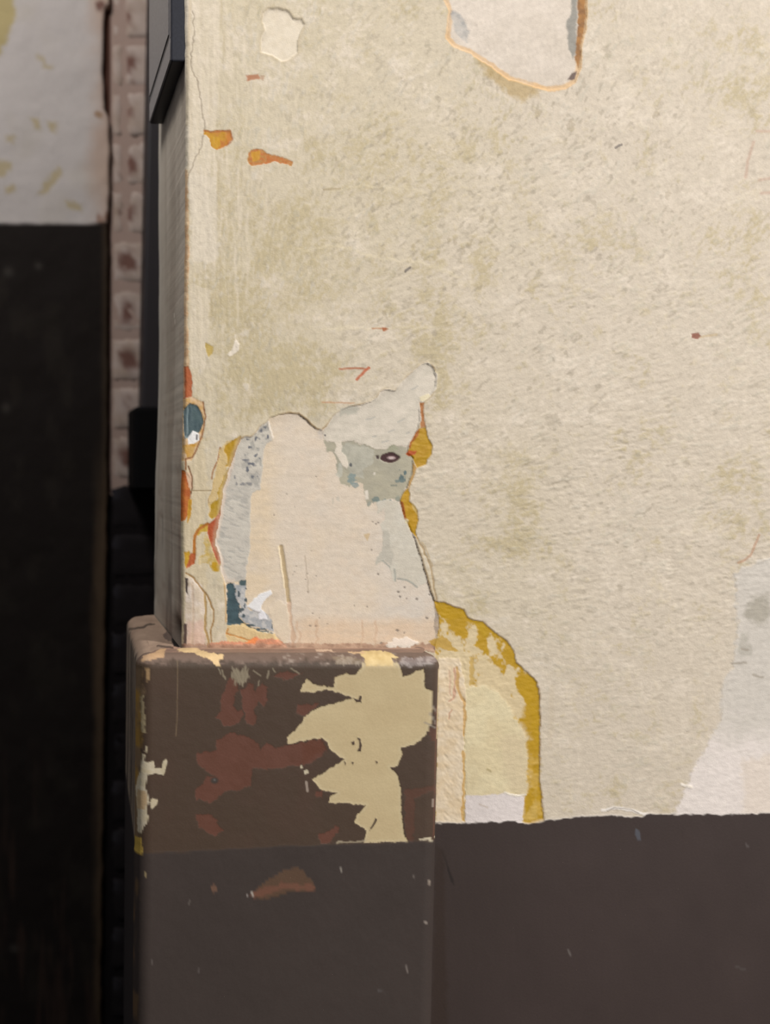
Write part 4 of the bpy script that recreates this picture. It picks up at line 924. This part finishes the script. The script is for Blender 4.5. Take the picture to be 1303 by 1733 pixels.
def brick(x0, x1, zc, white, seed, redness):
    nxs = max(4, int((x1 - x0) / .006)) if x1 < .2 else 5
    nzs = 9 if x1 < .2 else 4
    gx = np.linspace(0, 1, nxs); gz = np.linspace(0, 1, nzs)
    U, W = np.meshgrid(gx, gz)
    wd = x1 - x0; hb = ch - .005
    prot = .0006 + rng.rand() * .0016
    bx_ = x0 + U * wd; bz_ = zc - hb / 2 + W * hb
    e = np.minimum(np.minimum(U, 1 - U) * wd, np.minimum(W, 1 - W) * hb)
    px_ = bx_ * 2000; pz_ = bz_ * 2000
    yv = YB - prot + .0032 * np.clip(1 - e / .009, 0, 1) ** 1.5 + (fbm(px_, pz_, 14, seed=seed % 40 + 300, oct=3) - .5) * .005
    nF = U.size
    P = np.stack([bx_.ravel(), yv.ravel(), bz_.ravel()], 1)
    q = grid_quads(nzs, nxs, flip=True)
    # rim back to the wall
    loop = list(range(nxs)) + [k * nxs + nxs - 1 for k in range(1, nzs)] + [(nzs - 1) * nxs + k for k in range(nxs - 2, -1, -1)] + [k * nxs for k in range(nzs - 2, 0, -1)]
    Rm = P[loop].copy(); Rm[:, 1] = YB + .006
    V_ = np.concatenate([P, Rm]); n_ = len(loop)
    rq = np.array([[loop[k], nF + k, nF + (k + 1) % n_, loop[(k + 1) % n_]] for k in range(n_)])
    q = np.concatenate([q, rq])
    vx, vz = V_[:, 0] * 2000, V_[:, 2] * 2000
    if white:
        c = lin((196, 178, 168)) * np.ones((len(V_), 1))
        n1 = fbm(vx, vz, 26, seed=seed % 30 + 340, oct=3)[:, None]
        n1 = np.clip((n1 - .3) * 2.6, 0, 2); c = c * (1 - n1 * .5) + lin((168, 146, 128)) * n1 * .5
        gx_ = np.exp(-((V_[:, 0] - .142) / .013) ** 2 - ((V_[:, 2] - zc) / (.017)) ** 2) if x1 > .136 else np.exp(-((V_[:, 2] - zc) / .02) ** 2) * .5
        rr = np.clip((gx_ * 1.2 * redness + (fbm(vx, vz, 34, seed=seed % 30 + 360, oct=3) - .5) * 1.5 - .40) * 2, 0, 1)[:, None] * .85
        c = c * (1 - rr) + lin((108, 66, 55)) * rr
        ee = np.clip(1 - np.concatenate([e.ravel(), np.zeros(n_)]) / .005, 0, 1)[:, None] * .4
        c = c * (1 - ee) + lin((164, 138, 124)) * ee
        c[V_[:, 2] < z_white + .003 * math.sin(seed)] = lin((30, 26, 28))
    else:
        c = lin((36, 32, 33)) * np.ones((len(V_), 1))
        g = np.exp(-((V_[:, 0] - .120) / .01) ** 2 - ((V_[:, 2] - zc - hb * .3) / .008) ** 2)[:, None] * .6  # soft highlight painted on each dark brick
        c = c * (1 - g) + lin((66, 64, 70)) * g
    return add('brick', mesh_from('brick', V_, q, c, M_brick), back)
reds = {0: .8, 1: .9, 2: .75, 3: 1.2, 4: .7, 5: 1.1, 6: .95, 7: 1.3, 8: .35, 9: 1.25}
for k in range(-3, 22):
    zc = zc0 - k * ch
    white = zc > z_white - .02 and k <= 9
    for j, (a, b) in enumerate(cols):
        off = rng.uniform(-.002, .002)
        if k >= 5 and j == 0: continue
        a2 = .1155 if (k >= 5 and j == 1) else a + (off if j else 0)
        sh = .05 * (k % 2) if j >= 2 else 0
        if j == 1: b2 = b + sh
        elif j >= 2: a2 += sh; b2 = b + sh
        else: b2 = b + off
        brick(a2, b2, zc, white, k * 7 + j * 3 + 30, reds.get(k, .8) * (1 if j == 1 else .7))

# ------------------------------------------------------------------ boxes with rounded edges
import bmesh
def bevel_box(name, p0, p1, bev, mat, parent=None, seg=3, shear=None):
    bm = bmesh.new()
    bmesh.ops.create_cube(bm, size=1)
    for v_ in bm.verts:
        for k in range(3): v_.co[k] = p0[k] if v_.co[k] < 0 else p1[k]
    bmesh.ops.bevel(bm, geom=list(bm.edges), offset=bev, segments=seg, profile=.5, affect='EDGES')
    if shear:
        for v_ in bm.verts: v_.co.x += shear * (v_.co.z - p0[2])
    me = bpy.data.meshes.new(name); bm.to_mesh(me); bm.free()
    for p in me.polygons: p.use_smooth = len(p.vertices) > 4 or p.area < 1e-5
    me.materials.append(mat)
    return add(name, me, parent)

black = plain_mat('black_enamel', (44, 40, 42), .5, 0, .3)
matt_black = plain_mat('matt_black', (10, 9, 10), .8, 0, .1)
navy = plain_mat('dark_steel', (35, 36, 43), .4, .0, .35)
reflection_grey = plain_mat('painted_reflection', (122, 117, 116), .45, .0, .4)  # cover is glossy black; its grey reflection is put into the colour

# cable trunking with its box on the bricks
tr = add('cable_trunking', None, label='black upright cable trunking ending in a small black box, fixed to the whitewashed bricks', cat='trunking')
z_t0 = CZ - (690 - PY) / F * 1.40
bevel_box('channel', (.1575, 1.40, z_t0 - .004), (.198, 1.458, 3.0), .004, black, tr, shear=.0205)
bevel_box('junction_box', (.1418, 1.352, CZ - (830 - PY) / F * 1.355), (.194, 1.457, CZ - (688 - PY) / F * 1.355), .005, matt_black, tr)

# metal box on the side face of the wall, near the top
sb = add('switch_box', None, label='dark metal box with grooved cover painted reflection grey on the shaded side of the cream wall', cat='metal box')
XF = .1150
zb = CZ + (PY - 103) / F * .802
bevel_box('housing', (XF, .8025, zb), (.1315, .9500, zb + .32), .0016, navy, sb)
bevel_box('cover_rim', (XF - .0007, .8045, zb + .0015), (XF + .003, .9490, zb + .0205), .0005, reflection_grey, sb)
bevel_box('cover_rim', (XF - .0007, .8045, zb + .0205), (XF + .003, .8068, zb + .315), .0005, reflection_grey, sb)
bevel_box('cover', (XF - .0009, .8135, zb + .0270), (XF + .003, .9490, zb + .315), .0006, reflection_grey, sb)
bevel_box('screw_slot', (XF - .0012, .892, zb + .108), (XF, .899, zb + .140), .0005, matt_black, sb)

# ------------------------------------------------------------------ floor
Vg = np.array([[-3, -3.2, 0], [3.6, -3.2, 0], [3.6, 1.7, 0], [-3, 1.7, 0], [-3, -3.2, -.1], [3.6, -3.2, -.1], [3.6, 1.7, -.1], [-3, 1.7, -.1]], float)
Qg = np.array([[0, 1, 2, 3], [7, 6, 5, 4], [4, 5, 1, 0], [5, 6, 2, 1], [6, 7, 3, 2], [7, 4, 0, 3]])
add('floor', mesh_from('floor', Vg, Qg, None, plain_mat('concrete', (92, 86, 80), .85, 0, .2, .4, 30), smooth=False), kind='structure', label='grey concrete floor')
